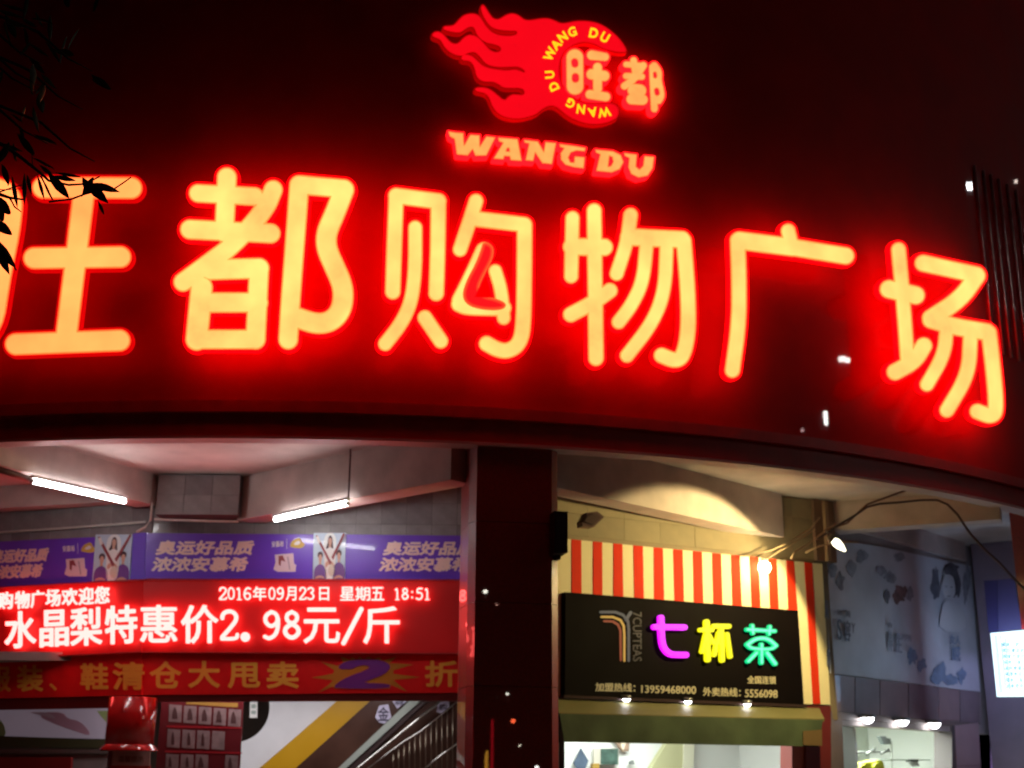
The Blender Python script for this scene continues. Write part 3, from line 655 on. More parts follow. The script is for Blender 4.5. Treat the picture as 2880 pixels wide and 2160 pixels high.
# escalator
r, f = thing_px('escalator', HF.off(.25), zQ((700,1000),(1900,1000)), 0, None, 'escalator flank rising to the right behind steel handrails', 'escalator')
quad('flank_panel', f, zQ((1265,432),(1980,432),(1980,1100),(525,1100)), -.2, 0, mat('brown mirrored flank', (.055, .022, .014), .35, var=.4, vscale=2, coat=.4), r)
quad('handrail_band', f, zQ((1648,440),(1560,440),(930,1035),(990,1035)), .001, .05, mat('pale green rail band', (.36, .40, .36), .35), r)
quad('dark_edge', f, zQ((1700,440),(1655,440),(1010,1035),(1060,1035)), .001, .03, mat('dark rubber', (.04, .02, .02), .5), r)
def bar(name, fr, pts, d, rad, m, par):
    return MB().tube([(*fr.hit(x, y, d), d) for x, y in pts], rad, 8).build(name, m, par)
railm = mat('lit steel rail', (.75, .72, .68), .18, 1)
bar('handrail', f, zQ((1810,440),(1500,690),(1140,985),(1080,1035)), .12, .018, railm, r)
bar('handrail', f, zQ((1935,445),(1620,705),(1480,790),(1150,1035)), .16, .010, railm, r)
bar('handrail', f, zQ((1925,780),(1780,890),(1640,1000)), .2, .014, railm, r)
for x in range(1400, 1900, 42):
    y0 = 705-(x-1620)*.83; bar('baluster', f, zQ((x, y0), (x-2, 1040)), .15, .005, mat('dim rail steel', (.4, .33, .25), .3, .9), r)
bar('post', f, zQ((1916,470),(1914,1040)), .2, .014, mat('tan post', (.5, .38, .26), .4, .3), r)
charm = mat('lavender character plate', (.50, .46, .62), .5); dkc = mat('dark character print', (.06, .05, .09), .5)
for s, q_, c_ in [('金', [(1258,600),(1290,510),(1360,500),(1385,600),(1330,650),(1290,640)], (1268,508,1376,640)), ('城', [(1395,480),(1405,440),(1500,440),(1500,480),(1430,535)], (1400,430,1495,520)), ('购', [(1735,560),(1750,490),(1830,470),(1835,520),(1790,575)], (1745,485,1828,560))]:
    quad('character_plate', f, zQ(*q_), .051, .056, charm, r)
    (x0, y0), (x1, y1) = zQ((c_[0]+10, c_[1]+12), (c_[2]-10, c_[3]-10)); glyphs('character', f, s, x0, y0, x1, y1, .057, .059, dkc, r, bold=.02)
r, f = thing_px('small_white_sign', HF.off(.05), zQ((285,480),(340,480),(340,605),(285,605)), 0, None, 'small white notice hanging inside the round dark cutout', 'notice')
quad('notice_sheet', f, zQ((285,460),(342,460),(340,605),(283,605)), -.01, .01, whitep, r)
quad('notice_mark', f, zQ((296,500),(330,500),(330,530),(296,530)), .011, .013, mat('grey green print', (.35, .42, .38), .5), r)
quad('notice_mark', f, zQ((296,550),(330,550),(330,575),(296,575)), .011, .013, MATS['grey green print'], r)
# red product board
r, f = thing_px('product_board', Frame((-3, 16.4, 0), math.radians(6)), zN((1500,560),(2150,610),(2130,1140),(1450,1140)), 0, None, 'dark red product board with rows of small pale pictures under the banner', 'notice board')
quad('board', f, zN((1440,500),(2165,530),(2130,1180),(1380,1180)), -.03, 0, mat('crimson board', (.17, .010, .016), .45, coat=.2), r)
quad('heading_strip', f, zN((1660,548),(2115,560),(2112,600),(1650,570)), .001, .004, mat('ochre strip', (.5, .25, .05), .5), r)
pic = mat('pale pink picture', (.34, .22, .22), .5, var=.2, vscale=12); drk = mat('bottle print', (.12, .05, .05), .5)
for row, (ya, yb, hh) in enumerate([(572, 612, 160), (790, 812, 170), (1010, 1020, 150)]):
    for c in range(5):
        if row == 1 and c == 4 or row == 2 and c == 3: continue
        x = 1505+c*132-row*14; y = ya+(yb-ya)*c/4
        quad('product_picture', f, zN((x, y), (x+112, y+8), (x+105, y+hh), (x-8, y+hh-8)), .001, .005, pic, r)
        w_ = random.choice((14, 18, 24)); hx = x+random.randint(35, 55)
        if (row, c) != (1, 3): quad('product_print', f, zN((hx-w_*.4, y+35), (hx, y+22), (hx+w_*.4, y+35), (hx+w_*.9, y+75), (hx+w_, y+hh-30), (hx-w_, y+hh-30), (hx-w_*.9, y+75)), .006, .008, drk, r)
    quad('board_line', f, zN((1480-row*14, 760+row*222), (2150, 775+row*222), (2150, 790+row*222), (1480-row*14, 775+row*222)), .001, .004, mat('brighter red line', (.5, .02, .03), .4), r)
# hand poster light box and sign boards on the left
r, f = thing_px('hand_poster', Frame((-4.6, 16.9, 0), 0), zN((0,630),(970,625),(945,880),(0,840)), 0, None, 'wide pale poster showing a pink hand, at the left below the banner', 'poster')
quad('poster_sheet', f, zN((-900,560),(980,560),(960,880),(-900,835)), -.03, 0, mat('pale lilac print', (.40, .34, .42), .5, emit=(.5, .4, .5), est=.12, var=.08, vscale=2), r)
quad('hand_print', f, smooth(zN((380,640),(560,640),(600,700),(700,715),(790,800),(800,855),(640,800),(520,760),(430,720),(360,690)), 1), .001, .003, mat('pink hand print', (.48, .25, .33), .5), r)
quad('finger_print', f, smooth(zN((250,640),(420,640),(500,690),(470,700),(330,660)), 1), .004, .005, mat('paler hand print', (.52, .36, .44), .5), r)
quad('green_corner', f, zN((860,630),(965,630),(950,740)), .001, .003, mat('green print', (.30, .36, .14), .5), r)
quad('green_corner', f, smooth(zN((-40,690),(30,730),(60,860),(-40,860)), 1), .001, .003, MATS['green print'], r)
r, f = thing_px('counter_beam', Frame((-4.6, 16.8, 0), 0), zN((0,850),(990,890),(980,960),(0,940)), 0, None, 'dark olive beam under the hand poster with pale rails', 'beam')
quad('beam_face', f, zN((-900,820),(1000,888),(990,962),(-900,940)), -.1, 0, mat('dark olive paint', (.055, .05, .02), .5), r)
quad('rail', f, zN((-900,962),(990,975),(990,1008),(-900,1000)), -.1, .03, mat('dull grey rail', (.17, .11, .10), .4, .3), r)
quad('lower_panel', f, zN((-900,1010),(990,1018),(990,1200),(-900,1200)), -.1, -.01, mat('dull panel', (.22, .16, .15), .6, var=.15), r)
r, f = thing_px('red_signboard', Frame((-4.6, 16.7, 0), 0), zN((0,1045),(630,1040),(630,1138),(0,1138)), 0, None, 'plain red signboard at the bottom left corner', 'sign')
quad('sign_face', f, zN((-900,1042),(632,1042),(628,1200),(-900,1200)), -.05, .02, mat('red sign', (.25, .01, .01), .5), r)
# red wrapped column
c_ = pty(372, 2000, 14.95)
r = root('wrapped_column', (c_[0], c_[1], 0), 'round column wrapped in shiny red film below the banner bend', 'column')
foil = mat('shiny red film', (.55, .012, .012), .16, var=.1, bump=.35, bscale=7, coat=.8)
zt, zb = pty(372, 1962, 14.95)[2], pty(372, 2106, 14.6)[2]
MB().lathe([(.01, zb+.01), (.27, zb+.01), (.27, zt), (.01, zt)], 28).build('column_shaft', foil, r)
MB().lathe([(.272, zb+.05), (.33, zb-.01), (.33, zb-.02), (.272, zb)], 28).build('flared_collar', foil, r)
MB().lathe([(.0, .0), (.22, .0), (.22, zb+.005), (.0, zb+.005)], 24).build('lower_shaft', mat('grey pink plinth', (.35, .2, .19), .5, var=.1), r)
f = Frame((c_[0], c_[1]-.235, 0), 0).at(365, 2155); rn = root('column_notice', f, 'pinkish framed notice on the column just under the red film', 'notice')
quad('notice_sheet', f, zN((1000,985),(1335,990),(1330,1120),(990,1115)), -.01, .01, mat('pink paper', (.45, .25, .22), .6), rn)
quad('notice_frame', f, zN((985,1116),(1335,1118),(1335,1180),(985,1180)), -.01, .015, mat('red frame', (.4, .03, .02), .5), rn)
glyphs('lettering', f, '温馨提示', *zN((1050,1030))[0], *zN((1275,1085))[0], .011, .013, mat('brown print', (.2, .06, .05), .5), rn, bold=.01)

# ------------------------------------------------------------------ tube lamps, pipes in the left bay
tubeem = mat('fluorescent tube', (.8, .8, .8), .3, emit=(1, .97, .98), est=40)
tubebody = mat('lamp batten', (.7, .7, .68), .4)
def tube_lamp(p, q, lab, rod=None):
    p, q = Vector(p), Vector(q); c = (p+q)/2; r = root('tube_lamp', c, lab, 'lamp', 'fluorescent tube lamps')
    d = (q-p).normalized(); up = Vector((0, 0, 1)); sd = d.cross(up)
    MB().tube([p-c+d*.03, q-c-d*.03], .026, 12).build('tube', tubeem, r)
    a, b = p-c, q-c
    mb = MB(); v = []
    for e in (a, b):
        for s_, t_ in ((-.025, .03), (.025, .03), (.025, .065), (-.025, .065)): v.append(e+sd*s_+up*t_)
    mb.add(v, [(0,1,2,3),(7,6,5,4),(0,4,5,1),(1,5,6,2),(2,6,7,3),(3,7,4,0)]).build('batten', tubebody, r)
    for e in (a, b-d*.03): MB().tube([e, e+d*.03], .024, 8).build('end_cap', tubebody, r)
    if rod: MB().tube([Vector(rod[0])-c, Vector(rod[1])-c], .011, 6).build('hanging_rod', mat('brown rod', (.12, .05, .05), .5), r)
def on_beam(x, y, p, q, off):
    fr = frame2(p, q); s, t = fr.hit(x, y, off); return fr.w(s, t, off)
tube_lamp(on_beam(88, 1352, (-5.42, 12.72), (-4.25, 14.98), .07), on_beam(355, 1411, (-5.42, 12.72), (-4.25, 14.98), .07), 'glaring fluorescent tube on the left ceiling beam')
pq = on_beam(770, 1462, (-3.28, 15.05), (-.42, 12.55), .07); qq = on_beam(980, 1415, (-3.28, 15.05), (-.42, 12.55), .07)
hk = on_beam(980, 1400, (-3.28, 15.05), (-.42, 12.55), .09); hk2 = hk.copy(); hk2[2] = CEIL
tube_lamp(pq, qq, 'glaring fluorescent tube hanging from a rod nearer the pillar', (hk, hk2))
def pipe(pts, rad, m, lab, name='conduit_pipe', cat='pipe', group=None):
    c = Vector(pts[0]); o = MB().tube([Vector(p)-c for p in pts], rad, 7).build(name, m); o.location = c; tag(o, lab, cat, group); return o
zP5 = lambda *p: Z(0, 1120, 2.212)(*p)
pipe([FL.w(*FL.hit(x, y, .03), .03) for x, y in zP5((-200,855),(0,836),(460,805),(905,771))], .016, pvc, 'pale conduit running along the tiled wall left of the dark column head')
pipe([CB.w(*CB.hit(x, y, .03), .03) for x, y in zP5((945,650),(935,760),(905,800),(850,832))], .014, pvc, 'pale conduit dropping down the left corner of the dark column head')
pipe([CB.w(*CB.hit(x, y, .02), .02) for x, y in zP5((960,752),(1220,762),(1482,767))], .012, pvc, 'pale conduit along the bottom of the dark column head')
pipe([on_beam(x, y, (-5.42, 12.72), (-4.25, 14.98), .03) for x, y in zP5((-60,425),(80,470),(190,505))], .035, mat('brown duct', (.10, .05, .04), .5), 'short brown duct feeding the left tube lamp', 'lamp_duct')

# ------------------------------------------------------------------ tea shop
warmwall = mat('tea shop upper wall', (.24, .19, .12), .75, var=.12, vscale=2, bump=.1)
tw = root('tea_shop_wall', TW, 'block wall over the striped tea shop front', 'wall')
zS, kS = Z(1550, 1480, 2.765), 2.765
MB().box((-1.2, 2.25, -.25), (3.83, 4.99, -.012)).build('wall_core', warmwall, tw)
bm = [mat('wall block', (.27, .22, .13), .7, var=.1, vscale=5), mat('darker wall block', (.24, .195, .115), .7, var=.1, vscale=5)]
bme = [MB().box((.0015, .0015, -.012), (.4985, .2535, 0)).mesh('block') for _ in range(2)]
for q in range(2): bme[q].materials.append(bm[q])
for j in range(3):
    for i in range(10):
        o = bpy.data.objects.new('block', random.choice(bme)); COL.objects.link(o); o.parent = tw
        o.location = (-1.2+i*.5, 4.22+j*.255, random.uniform(-.003, .002)); o.scale = (1, 1, 1)
# striped fascia board
f = TW.at(1950, 1970); sb = root('striped_board', f, 'cream board with vertical red stripes framing the tea shop sign', 'sign board')
cream = mat('cream board', (.80, .72, .46), .7, var=.05, vscale=2, spec=.2); redst = mat('red stripe', (.66, .035, .010), .7, var=.08, vscale=3, spec=.15)
quad('board', f, zS((40,90),(2108,292),(2172,1388),(40,1335)), .0, .05, cream, sb)
tops = [(160,235),(327,398),(485,555),(640,714),(798,870),(950,1024),(1103,1174),(1252,1322),(1398,1468),(1543,1614),(1686,1754),(1830,1888),(1970,2030)]
bots = [(160,238),(327,400),(485,562),(648,722),(803,880),(962,1035),(1112,1185),(1262,1335),(1412,1484),(1560,1630),(1704,1772),(1845,1918),(2038,2096)]
yt = lambda x: 90+(x-40)*.0977
for i, ((a, b), (c, d)) in enumerate(zip(tops, bots)):
    yb_ = 1384 if i == 12 else 700
    if i < 12:
        c2 = c+(c-a)*.1; d2 = d+(d-b)*.1
        P_ = [(a, yt(a)), (b, yt(b)), (d2, 560+(d2-110)*.079), (c2, 560+(c2-110)*.079)]
    else: P_ = [(a, yt(a)), (b, yt(b)), (d, 1384), (c, 1382)]
    quad('red_stripe', f, zS(*P_), .051, .056, redst, sb)
# black sign box
f = TW.at(1930, 1975, .16); ts = root('tea_shop_sign', f, 'black tea shop sign box with pink, yellow and green neon characters', 'sign')
quad('sign_box', f, zS((112,512),(1920,655),(1966,1384),(107,1310)), -.105, 0, mat('black sign face', (.0035, .0018, .0018), .7, var=.2, spec=.08), ts)
for nm, pts_, w_, c_ in [('band_blue', [(385,668),(500,668),(560,690),(598,740),(604,800),(604,1045)], 10, (.10,.11,.16)), ('band_blue', [(620,672),(600,700),(585,730)], 12, (.10,.11,.16)),
                      ('band_yellow', [(392,705),(480,706),(540,730),(565,775),(570,840),(570,1045)], 8.5, (.80,.50,.12)), ('band_red', [(414,738),(480,740),(520,765),(540,810),(543,1040)], 9, (.34,.05,.03))]:
    F = field([(zS(*pts_), w_/kS)], [], [], cell=.6, pad=3)
    shape('logo_band', f, F, 0, .002, .006, mat(nm, tuple(.45*q for q in c_), .6, emit=c_, est=.3), ts)
glyphs('lettering', f, '7CUPTEAS', *zS((636,668))[0], *zS((705,1050))[0], .002, .005, mat('grey blue lettering', (.05, .045, .07), .6), ts, rot=True)
NEON = [('七', [([(858,712),(862,880),(880,950),(925,995),(985,1000),(1052,1000)], 20), ([(808,783),(1040,786)], 19)], (1.3, .006, 1.5), (1.3, .006, 1.5)),
        ('杯', [([(1213,745),(1222,1035)], 19), ([(1166,806),(1255,806)], 14), ([(1205,850),(1178,975)], 13), ([(1235,850),(1262,905)], 12), ([(1272,776),(1385,778)], 16), ([(1325,790),(1334,1040)], 17), ([(1308,830),(1272,1000)], 13), ([(1372,840),(1396,1012)], 14)], (1.2, 1.1, .005), (1.3, 1.2, .01)),
        ('茶', [([(1530,803),(1742,815)], 13), ([(1568,772),(1573,832)], 12), ([(1705,780),(1698,838)], 12), ([(1530,920),(1600,870),(1690,872),(1752,928)], 14), ([(1535,925),(1560,952),(1715,958),(1750,932)], 12), ([(1640,918),(1640,1062)], 12), ([(1600,985),(1536,1050)], 13), ([(1682,985),(1745,1068)], 15)], (.0, .9, .30), (.22, 1.3, .75))]
for ch, S, c1, c2 in NEON:
    F = field(strokes(zS, kS, S), [], [], cell=.8, pad=5)
    shape('neon_character', f, F, 1.2, .02, .055, mat('neon edge '+ch, (.01, .01, .01), .6, emit=c1, est=1.0), ts)
    shape('neon_core', f, F, -2.0, .056, .060, mat('neon core '+ch, (.01, .01, .01), .6, emit=c2, est=1.1), ts)
tanl = mat('tan lettering', (.42, .36, .20), .5, emit=(.42, .35, .18), est=.25)
for s, a, b, c, d, dy in [('全国连锁', 1527, 1750, 1163, 1224, 4), ('加盟热线：', 345, 655, 1216, 1284, 6), ('13959468000', 702, 1128, 1236, 1296, 9), ('外卖热线：', 1182, 1475, 1252, 1320, 7), ('5556098', 1508, 1762, 1268, 1330, 6)]:
    (x0, y0), (x1, y1) = zS((a, c), (b, d)); glyphs('lettering', f, s, x0, y0, x1, y1, .002, .006, tanl, ts, bold=.018, dy=dy/kS)
quad('bottom_rail', f, zS((100,1312),(1990,1388),(1990,1410),(100,1334)), -.1, .02, mat('dark rail', (.08, .05, .05), .3, .5), ts)
spotem = mat('downlight glow', (.8, .8, .8), .3, emit=(1, .98, 1), est=14)
def downlight(p, lab, grp, rad=.035, power=1.2, dirv=(0, -.35, -1), spot=100):
    r = root('downlight', p, lab, 'lamp', grp)
    MB().lathe([(.0, .03), (rad*1.15, .03), (rad*1.25, -.01), (rad*1.1, -.012), (rad, 0), (0, 0)], 16).build('housing', mat('lamp housing', (.25, .25, .25), .3, .6), r)
    MB().lathe([(0, -rad*.95), (rad*.5, -rad*.85), (rad*.9, -rad*.4), (rad, 0), (0, 0)], 16).build('lens', spotem, r)
    return r
for i, (x, y, w_) in enumerate([(585, 1337, 'left'), (1063, 1355, 'middle'), (1525, 1375, 'right')]):
    p = f.w(*f.hit(*zS((x, y))[0], .06), .06); downlight(p, w_+' one of the three small lamps between the black tea sign and the awning', 'lamps over the awning', .046)
# awning
aw = TW.at(1950, 2100, .55); awr = root('roller_awning', aw, 'olive and dark green roller awning below the tea shop sign', 'awning')
zW = Z(1550, 1900, 2.765)
olive = mat('olive awning top', (.14, .13, .05), .6, var=.1, vscale=3, bump=.1); green = mat('dark green valance', (.06, .088, .045), .8, var=.3, vscale=2.2, bump=.5, bscale=3)
(a0, a1, a2, a3) = zW((45,182),(2085,252),(2125,336),(60,292))
c0, c1, c2, c3 = aw.hit(*a0, -.42), aw.hit(*a1, -.42), aw.hit(*a2, 0), aw.hit(*a3, 0)
MB().add([(*c0, -.42), (*c1, -.42), (*c2, 0), (*c3, 0), (c0[0], c0[1]-.03, -.42), (c1[0], c1[1]-.03, -.42), (c2[0], c2[1]-.03, 0), (c3[0], c3[1]-.03, 0)],
         [(3,2,1,0), (4,5,6,7), (3,7,6,2), (0,4,7,3), (1,2,6,5), (0,1,5,4)]).build('awning_top', olive, awr)
quad('top_hem', aw, zW((60,288),(2112,340),(2112,348),(60,296)), .001, .01, mat('hem', (.22, .18, .08), .4), awr)
# valance with soft folds
mb = MB(); NV = 60; v = []
for i in range(NV+1):
    u_ = i/NV; xa, ya = 66+u_*(2114-66), 296+u_*(344-296); xb, yb_ = 104+u_*(2080-104), 516+u_*(553-516)
    for j in range(5):
        t_ = j/4; px, py = zW((xa+(xb-xa)*t_, ya+(yb_-ya)*t_))[0]; dd = .012+.010*math.sin(i*.9+j*.5)*t_+.008*math.sin(i*.37)*t_
        s_, tt = aw.hit(px, py, dd); v.append((s_, tt, dd))
mb.add(v, [(i*5+j, (i+1)*5+j, (i+1)*5+j+1, i*5+j+1) for i in range(NV) for j in range(4)], True).build('valance', green, awr)
quad('patch', aw, zW((1962,432),(2108,420),(2108,545),(1962,540)), .035, .045, mat('brown patch', (.16, .10, .04), .7), awr)
# jambs
maroon = mat('maroon jamb', (.16, .02, .02), .45, var=.15)
r = root('shop_jamb', TW.at(2320, 2160), 'maroon jamb at the right end of the tea shop front', 'jamb'); fj = TW.at(2320, 2160)
quad('jamb_face', fj, zW((1985,236),(2175,236),(2182,1400),(1985,1400)), -.2, .06, maroon, r)
r = root('red_post', TW.at(2245, 2160), 'salmon red post under the right end of the awning', 'post'); fj = TW.at(2245, 2160)
quad('post_face', fj, zW((1872,300),(1978,300),(1985,1400),(1876,1400)), -.2, .02, mat('salmon post', (.45, .10, .08), .5), r)
r = root('shop_jamb', TW.at(1580, 2160), 'dark jamb with a pale metal edge beside the granite pillar', 'jamb'); fj = TW.at(1580, 2160)
quad('jamb_face', fj, zW((-100,236),(104,236),(106,1400),(-100,1400)), -.2, .02, mat('dark jamb', (.05, .03, .03), .5), r)
quad('metal_edge', fj, zW((36,520),(62,520),(64,1400),(38,1400)), .021, .035, mat('pale metal', (.6, .5, .5), .4, .3), r)
# interior of the tea shop
whitew = mat('white shop wall', (.78, .81, .78), .6, var=.04, vscale=1)
room = root('tea_shop_room', TW.off(-2.2), 'bright white tea shop interior seen under the awning', 'room')
MB().box((.4, 0, -.1), (4.0, 2.9, 0)).build('back_wall', whitew, room)
MB().box((.4, 2.62, 0), (4.0, 2.72, 1.93)).build('ceiling', whitew, room)
MB().box((3.95, 0, 0), (4.0, 2.61, 1.93)).build('side_wall', whitew, room)
TI = TW.off(-2.15)
r, f = thing_px('wall_beam', TI, zW((900,530),(1100,530),(1090,719),(780,719)), 0, None, 'cream slanting beam on the white tea shop wall', 'beam')
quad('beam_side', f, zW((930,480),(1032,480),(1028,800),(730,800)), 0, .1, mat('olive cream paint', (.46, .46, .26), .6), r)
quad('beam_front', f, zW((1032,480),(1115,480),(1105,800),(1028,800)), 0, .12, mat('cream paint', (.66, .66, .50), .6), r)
r, f = thing_px('wall_picture', TI, zW((388,568),(522,568),(520,692),(388,692)), 0, None, 'dark green framed picture on the white tea shop wall', 'picture')
quad('frame', f, zW((330,566),(524,566),(524,695),(330,690)), 0, .02, mat('pale frame', (.50, .48, .40), .5), r)
quad('print', f, zW((388,570),(522,570),(520,692),(388,692)), .021, .03, mat('dark green print', (.05, .10, .08), .5, var=.5, vscale=12), r)
r, f = thing_px('diamond_ornament', TI, zW((235,565),(290,660),(235,760),(180,660)), 0, None, 'grey blue diamond ornament on the left of the tea shop wall', 'ornament')
quad('diamond', f, zW((235,565),(292,662),(240,790),(180,680)), 0, .03, mat('slate blue', (.06, .09, .14), .5, var=.4, vscale=8), r)
r, f = thing_px('gold_ornament', TI, zW((500,520),(605,520),(600,590),(560,592)), 0, None, 'brown and cream wedge ornament touching the awning edge', 'ornament')
quad('wedge', f, zW((470,480),(612,480),(604,588),(556,592)), 0, .03, mat('brown ornament', (.30, .20, .14), .5, var=.4, vscale=15), r)
quad('wedge_light', f, zW((540,480),(590,500),(562,585),(548,560)), .031, .04, mat('cream ornament', (.75, .66, .50), .5), r)
r, f = thing_px('small_box', TI, zW((612,662),(648,662),(648,692),(612,692)), 0, None, 'tiny grey box on the white tea shop wall', 'box')
quad('box_face', f, zW((612,668),(640,658),(650,690),(614,694)), 0, .03, mat('grey box', (.2, .22, .21), .5), r)
r, f = thing_px('ochre_box', TI, zW((325,685),(375,685),(375,760),(325,760)), 0, None, 'ochre box top at the bottom edge of the tea shop', 'box')
quad('box_face', f, zW((322,684),(376,684),(376,790),(322,790)), 0, .05, mat('ochre', (.35, .22, .04), .5), r)
r, f = thing_px('wall_slot', TI, zW((1745,580),(1762,580),(1762,660),(1745,660)), 0, None, 'thin grey slot fixture at the right of the tea shop wall', 'fixture')
quad('slot', f, zW((1748,582),(1760,582),(1764,662),(1750,662)), 0, .02, mat('grey slot', (.3, .32, .34), .5), r)

# speaker boxes
f = arc_frame(1578, 1555, .02); sp = root('wall_speaker', f, 'black box speaker high on the right side of the central pillar', 'speaker')
zT = Z(1500, 1200, 2.765)
quad('speaker_body', f, zT((165,655),(268,660),(268,978),(165,985)), -.3, .12, blackm, sp)
quad('speaker_grille', f, zT((178,670),(256,674),(256,960),(178,965)), .121, .128, mat('grille', (.03, .02, .02), .8), sp)
quad('bracket', f, zT((170,985),(215,982),(212,1030),(175,1030)), -.3, -.02, blackm, sp)
bf = frame2((.42, 12.95), (3.42, 15.80)); p = bf.at(1668, 1480, .12)
lb = root('loudspeaker', TW.off(.5).at(1668, 1480), 'small dark loudspeaker tilted above the striped board', 'speaker'); f = TW.off(.5).at(1668, 1480)
quad('loudspeaker_body', f, zT((378,740),(418,668),(498,658),(552,702),(470,780),(385,775)), -.12, .0, mat('dark speaker', (.05, .012, .012), .5), lb)
quad('horn', f, zT((395,738),(425,690),(490,680),(530,703),(465,765)), .001, .02, mat('horn mesh', (.035, .01, .01), .8), lb)

# flood lamps on the corner
fl1 = TW.off(.16)
p1 = fl1.w(*fl1.hit(2150, 1592))
r = root('flood_lamp', p1, 'glaring warm bulb lamp in front of the red stripes', 'lamp')
bulb = mat('bulb glow', (.9, .9, .8), .3, emit=(1, .86, .52), est=30)
MB().lathe([(0, -.09), (.05, -.078), (.078, -.03), (.07, .025), (.03, .05), (0, .055)], 18).build('bulb', bulb, r)
MB().lathe([(0, .10), (.03, .10), (.034, .05), (.03, .035), (0, .035)], 14).build('socket', mat('lamp socket', (.3, .28, .24), .5), r)
ld = bpy.data.lights.new('flood_light', 'POINT'); ld.color = (1, .80, .38); ld.energy = 9; ld.shadow_soft_size = .05
lo = bpy.data.objects.new('flood_light', ld); COL.objects.link(lo); lo.parent = r; lo.location = (.06, -.16, -.01)
p2 = pty(2360, 1533, 14.1)
r = root('spot_lamp', p2, 'slim angled spot lamp glowing in front of the mural wall', 'lamp')
e0, e1 = Vector(pty(2343, 1518, 14.1)-p2), Vector(pty(2378, 1550, 14.1)-p2)
MB().tube([e0, e0+(e1-e0)*.25], .032, 12, .05).tube([e0+(e1-e0)*.25, e0+(e1-e0)*.6], .05, 12, .042).tube([e0+(e1-e0)*.6, e1], .042, 12, .012).build('lens', mat('spot glow', (.9, .9, .8), .3, emit=(1, .90, .62), est=4), r)
MB().tube([e0+(e0-e1)*.35, e0], .03, 10, .066).build('lamp_body', mat('lamp body', (.3, .28, .2), .5), r)
MB().tube([e0+(e0-e1)*.3, Vector(pty(2322, 1490, 15.2)-p2)], .01, 6).build('arm', blackm, r)
ld = bpy.data.lights.new('spot_light', 'SPOT'); ld.color = (1, .77, .33); ld.energy = 330; ld.shadow_soft_size = .03; ld.spot_size = math.radians(118); ld.spot_blend = .12
tgt = Vector(TW.w(*TW.hit(1895, 1860))); src = Vector(p2)+Vector((-.10, -.12, -.02))
lo = bpy.data.objects.new('spot_light', ld); COL.objects.link(lo); lo.location = src; lo.rotation_euler = (tgt-src).to_track_quat('-Z', 'Y').to_euler()

# corner column and cables
f = Frame((4.02, 16.12, 0), math.radians(30)); r = root('corner_column', f, 'narrow brown column where the striped board meets the mural', 'column')
MB().box((-.17, 4.2, -.25), (.17, 4.99, .0)).build('column_shaft', mat('brown column', (.20, .12, .08), .6, var=.2), r)
MB().box((-.03, 4.2, .001), (.03, 4.98, .05)).build('pipe_cover', mat('tan pipe cover', (.30, .2, .12), .5), r)
zK = Z(2080, 1380, 5.53)
for i, (P_, Y_, rad, lab) in enumerate([
    ([(180,1005),(500,925),(800,790),(1100,590),(1250,420)], 15.2, .010, 'upper pale cable fanning up from the flood lamp'),
    ([(430,1060),(640,930),(900,780),(1180,600)], 15.25, .009, 'second pale cable fanning up from the flood lamp'),
    ([(800,1060),(860,950),(1100,810),(1350,610),(1500,520)], 15.3, .011, 'cable curving from the board top towards the ceiling'),
    ([(1030,960),(1250,860),(1500,800),(1850,800)], 15.4, .012, 'loose cable passing behind the slim spot lamp')]):
    pipe([pty(*zK(q)[0], Y_) for q in P_], rad, mat('pale cable', (.42, .30, .18), .6), lab, 'cable', 'cable', 'cables at the corner column')
zH = Z(2100, 1200, 2.836)
pipe([pty(*zH(q)[0], 14.9-i*.05) for i, q in enumerate([(560,900),(740,780),(860,710),(960,640),(1060,615),(1200,605),(1400,585),(1520,585),(1600,620),(1680,700),(1780,850),(1900,980),(2020,1090),(2120,1200),(2300,1380)])], .014, cablem, 'thick dark cable arching across the ceiling to the right pillar', 'arching_cable', 'cable')
pipe([pty(*zH(q)[0], 15.0) for q in [(620,830),(800,770),(960,620),(1180,540),(1300,500)]], .012, mat('brown cable', (.16, .07, .03), .6), 'thinner brown cable above the thick arching one', 'thin_cable', 'cable')

# ------------------------------------------------------------------ mural wall and right shop
mwall = mat('mural wall render', (.34, .30, .29), .7, var=.12, vscale=2)
r = root('mural_wall', MW, 'wall behind the faded mural above the small bright shop', 'wall')
MB().box((.05, 2.2, -.2), (4.7, 4.99, -.012)).build('wall_core', mwall, r)
pk = [mat('pink stone slab', (.30, .21, .22), .5, var=.15, vscale=3, coat=.1), mat('grey stone slab', (.25, .19, .21), .5, var=.15, vscale=3, coat=.1)]
f = MW.at(2560, 2010); r = root('stone_band', f, 'pinkish stone slab band between the mural and the shop lamps', 'wall')
xs_ = [2332, 2405, 2475, 2555, 2640, 2700, 2756]
for i in range(6):
    def yy(x, top): return (1895+(x-2335)*.119) if top else (1998+(x-2335)*.085)
    a, b = xs_[i]+1, xs_[i+1]-1
    quad('stone_slab', f, [(a, yy(a, 1)+2), (b, yy(b, 1)+2), (b, yy(b, 0)), (a, yy(a, 0))], -.012, random.uniform(.0, .006), pk[i % 2], r)
f = MW.at(2560, 1915); r = root('mural', f, 'faded blue grey mural with portraits, flowers and rows of writing', 'mural')
mur = mat('faded mural print', (.58, .60, .66), .55, var=.18, vscale=1.2)
quad('mural_sheet', f, [(2318, 1512), (2480, 1538), (2731, 1592), (2757, 1946), (2335, 1893)], .0, .02, mur, r)
zR = Z(2200, 1500, 2.513)
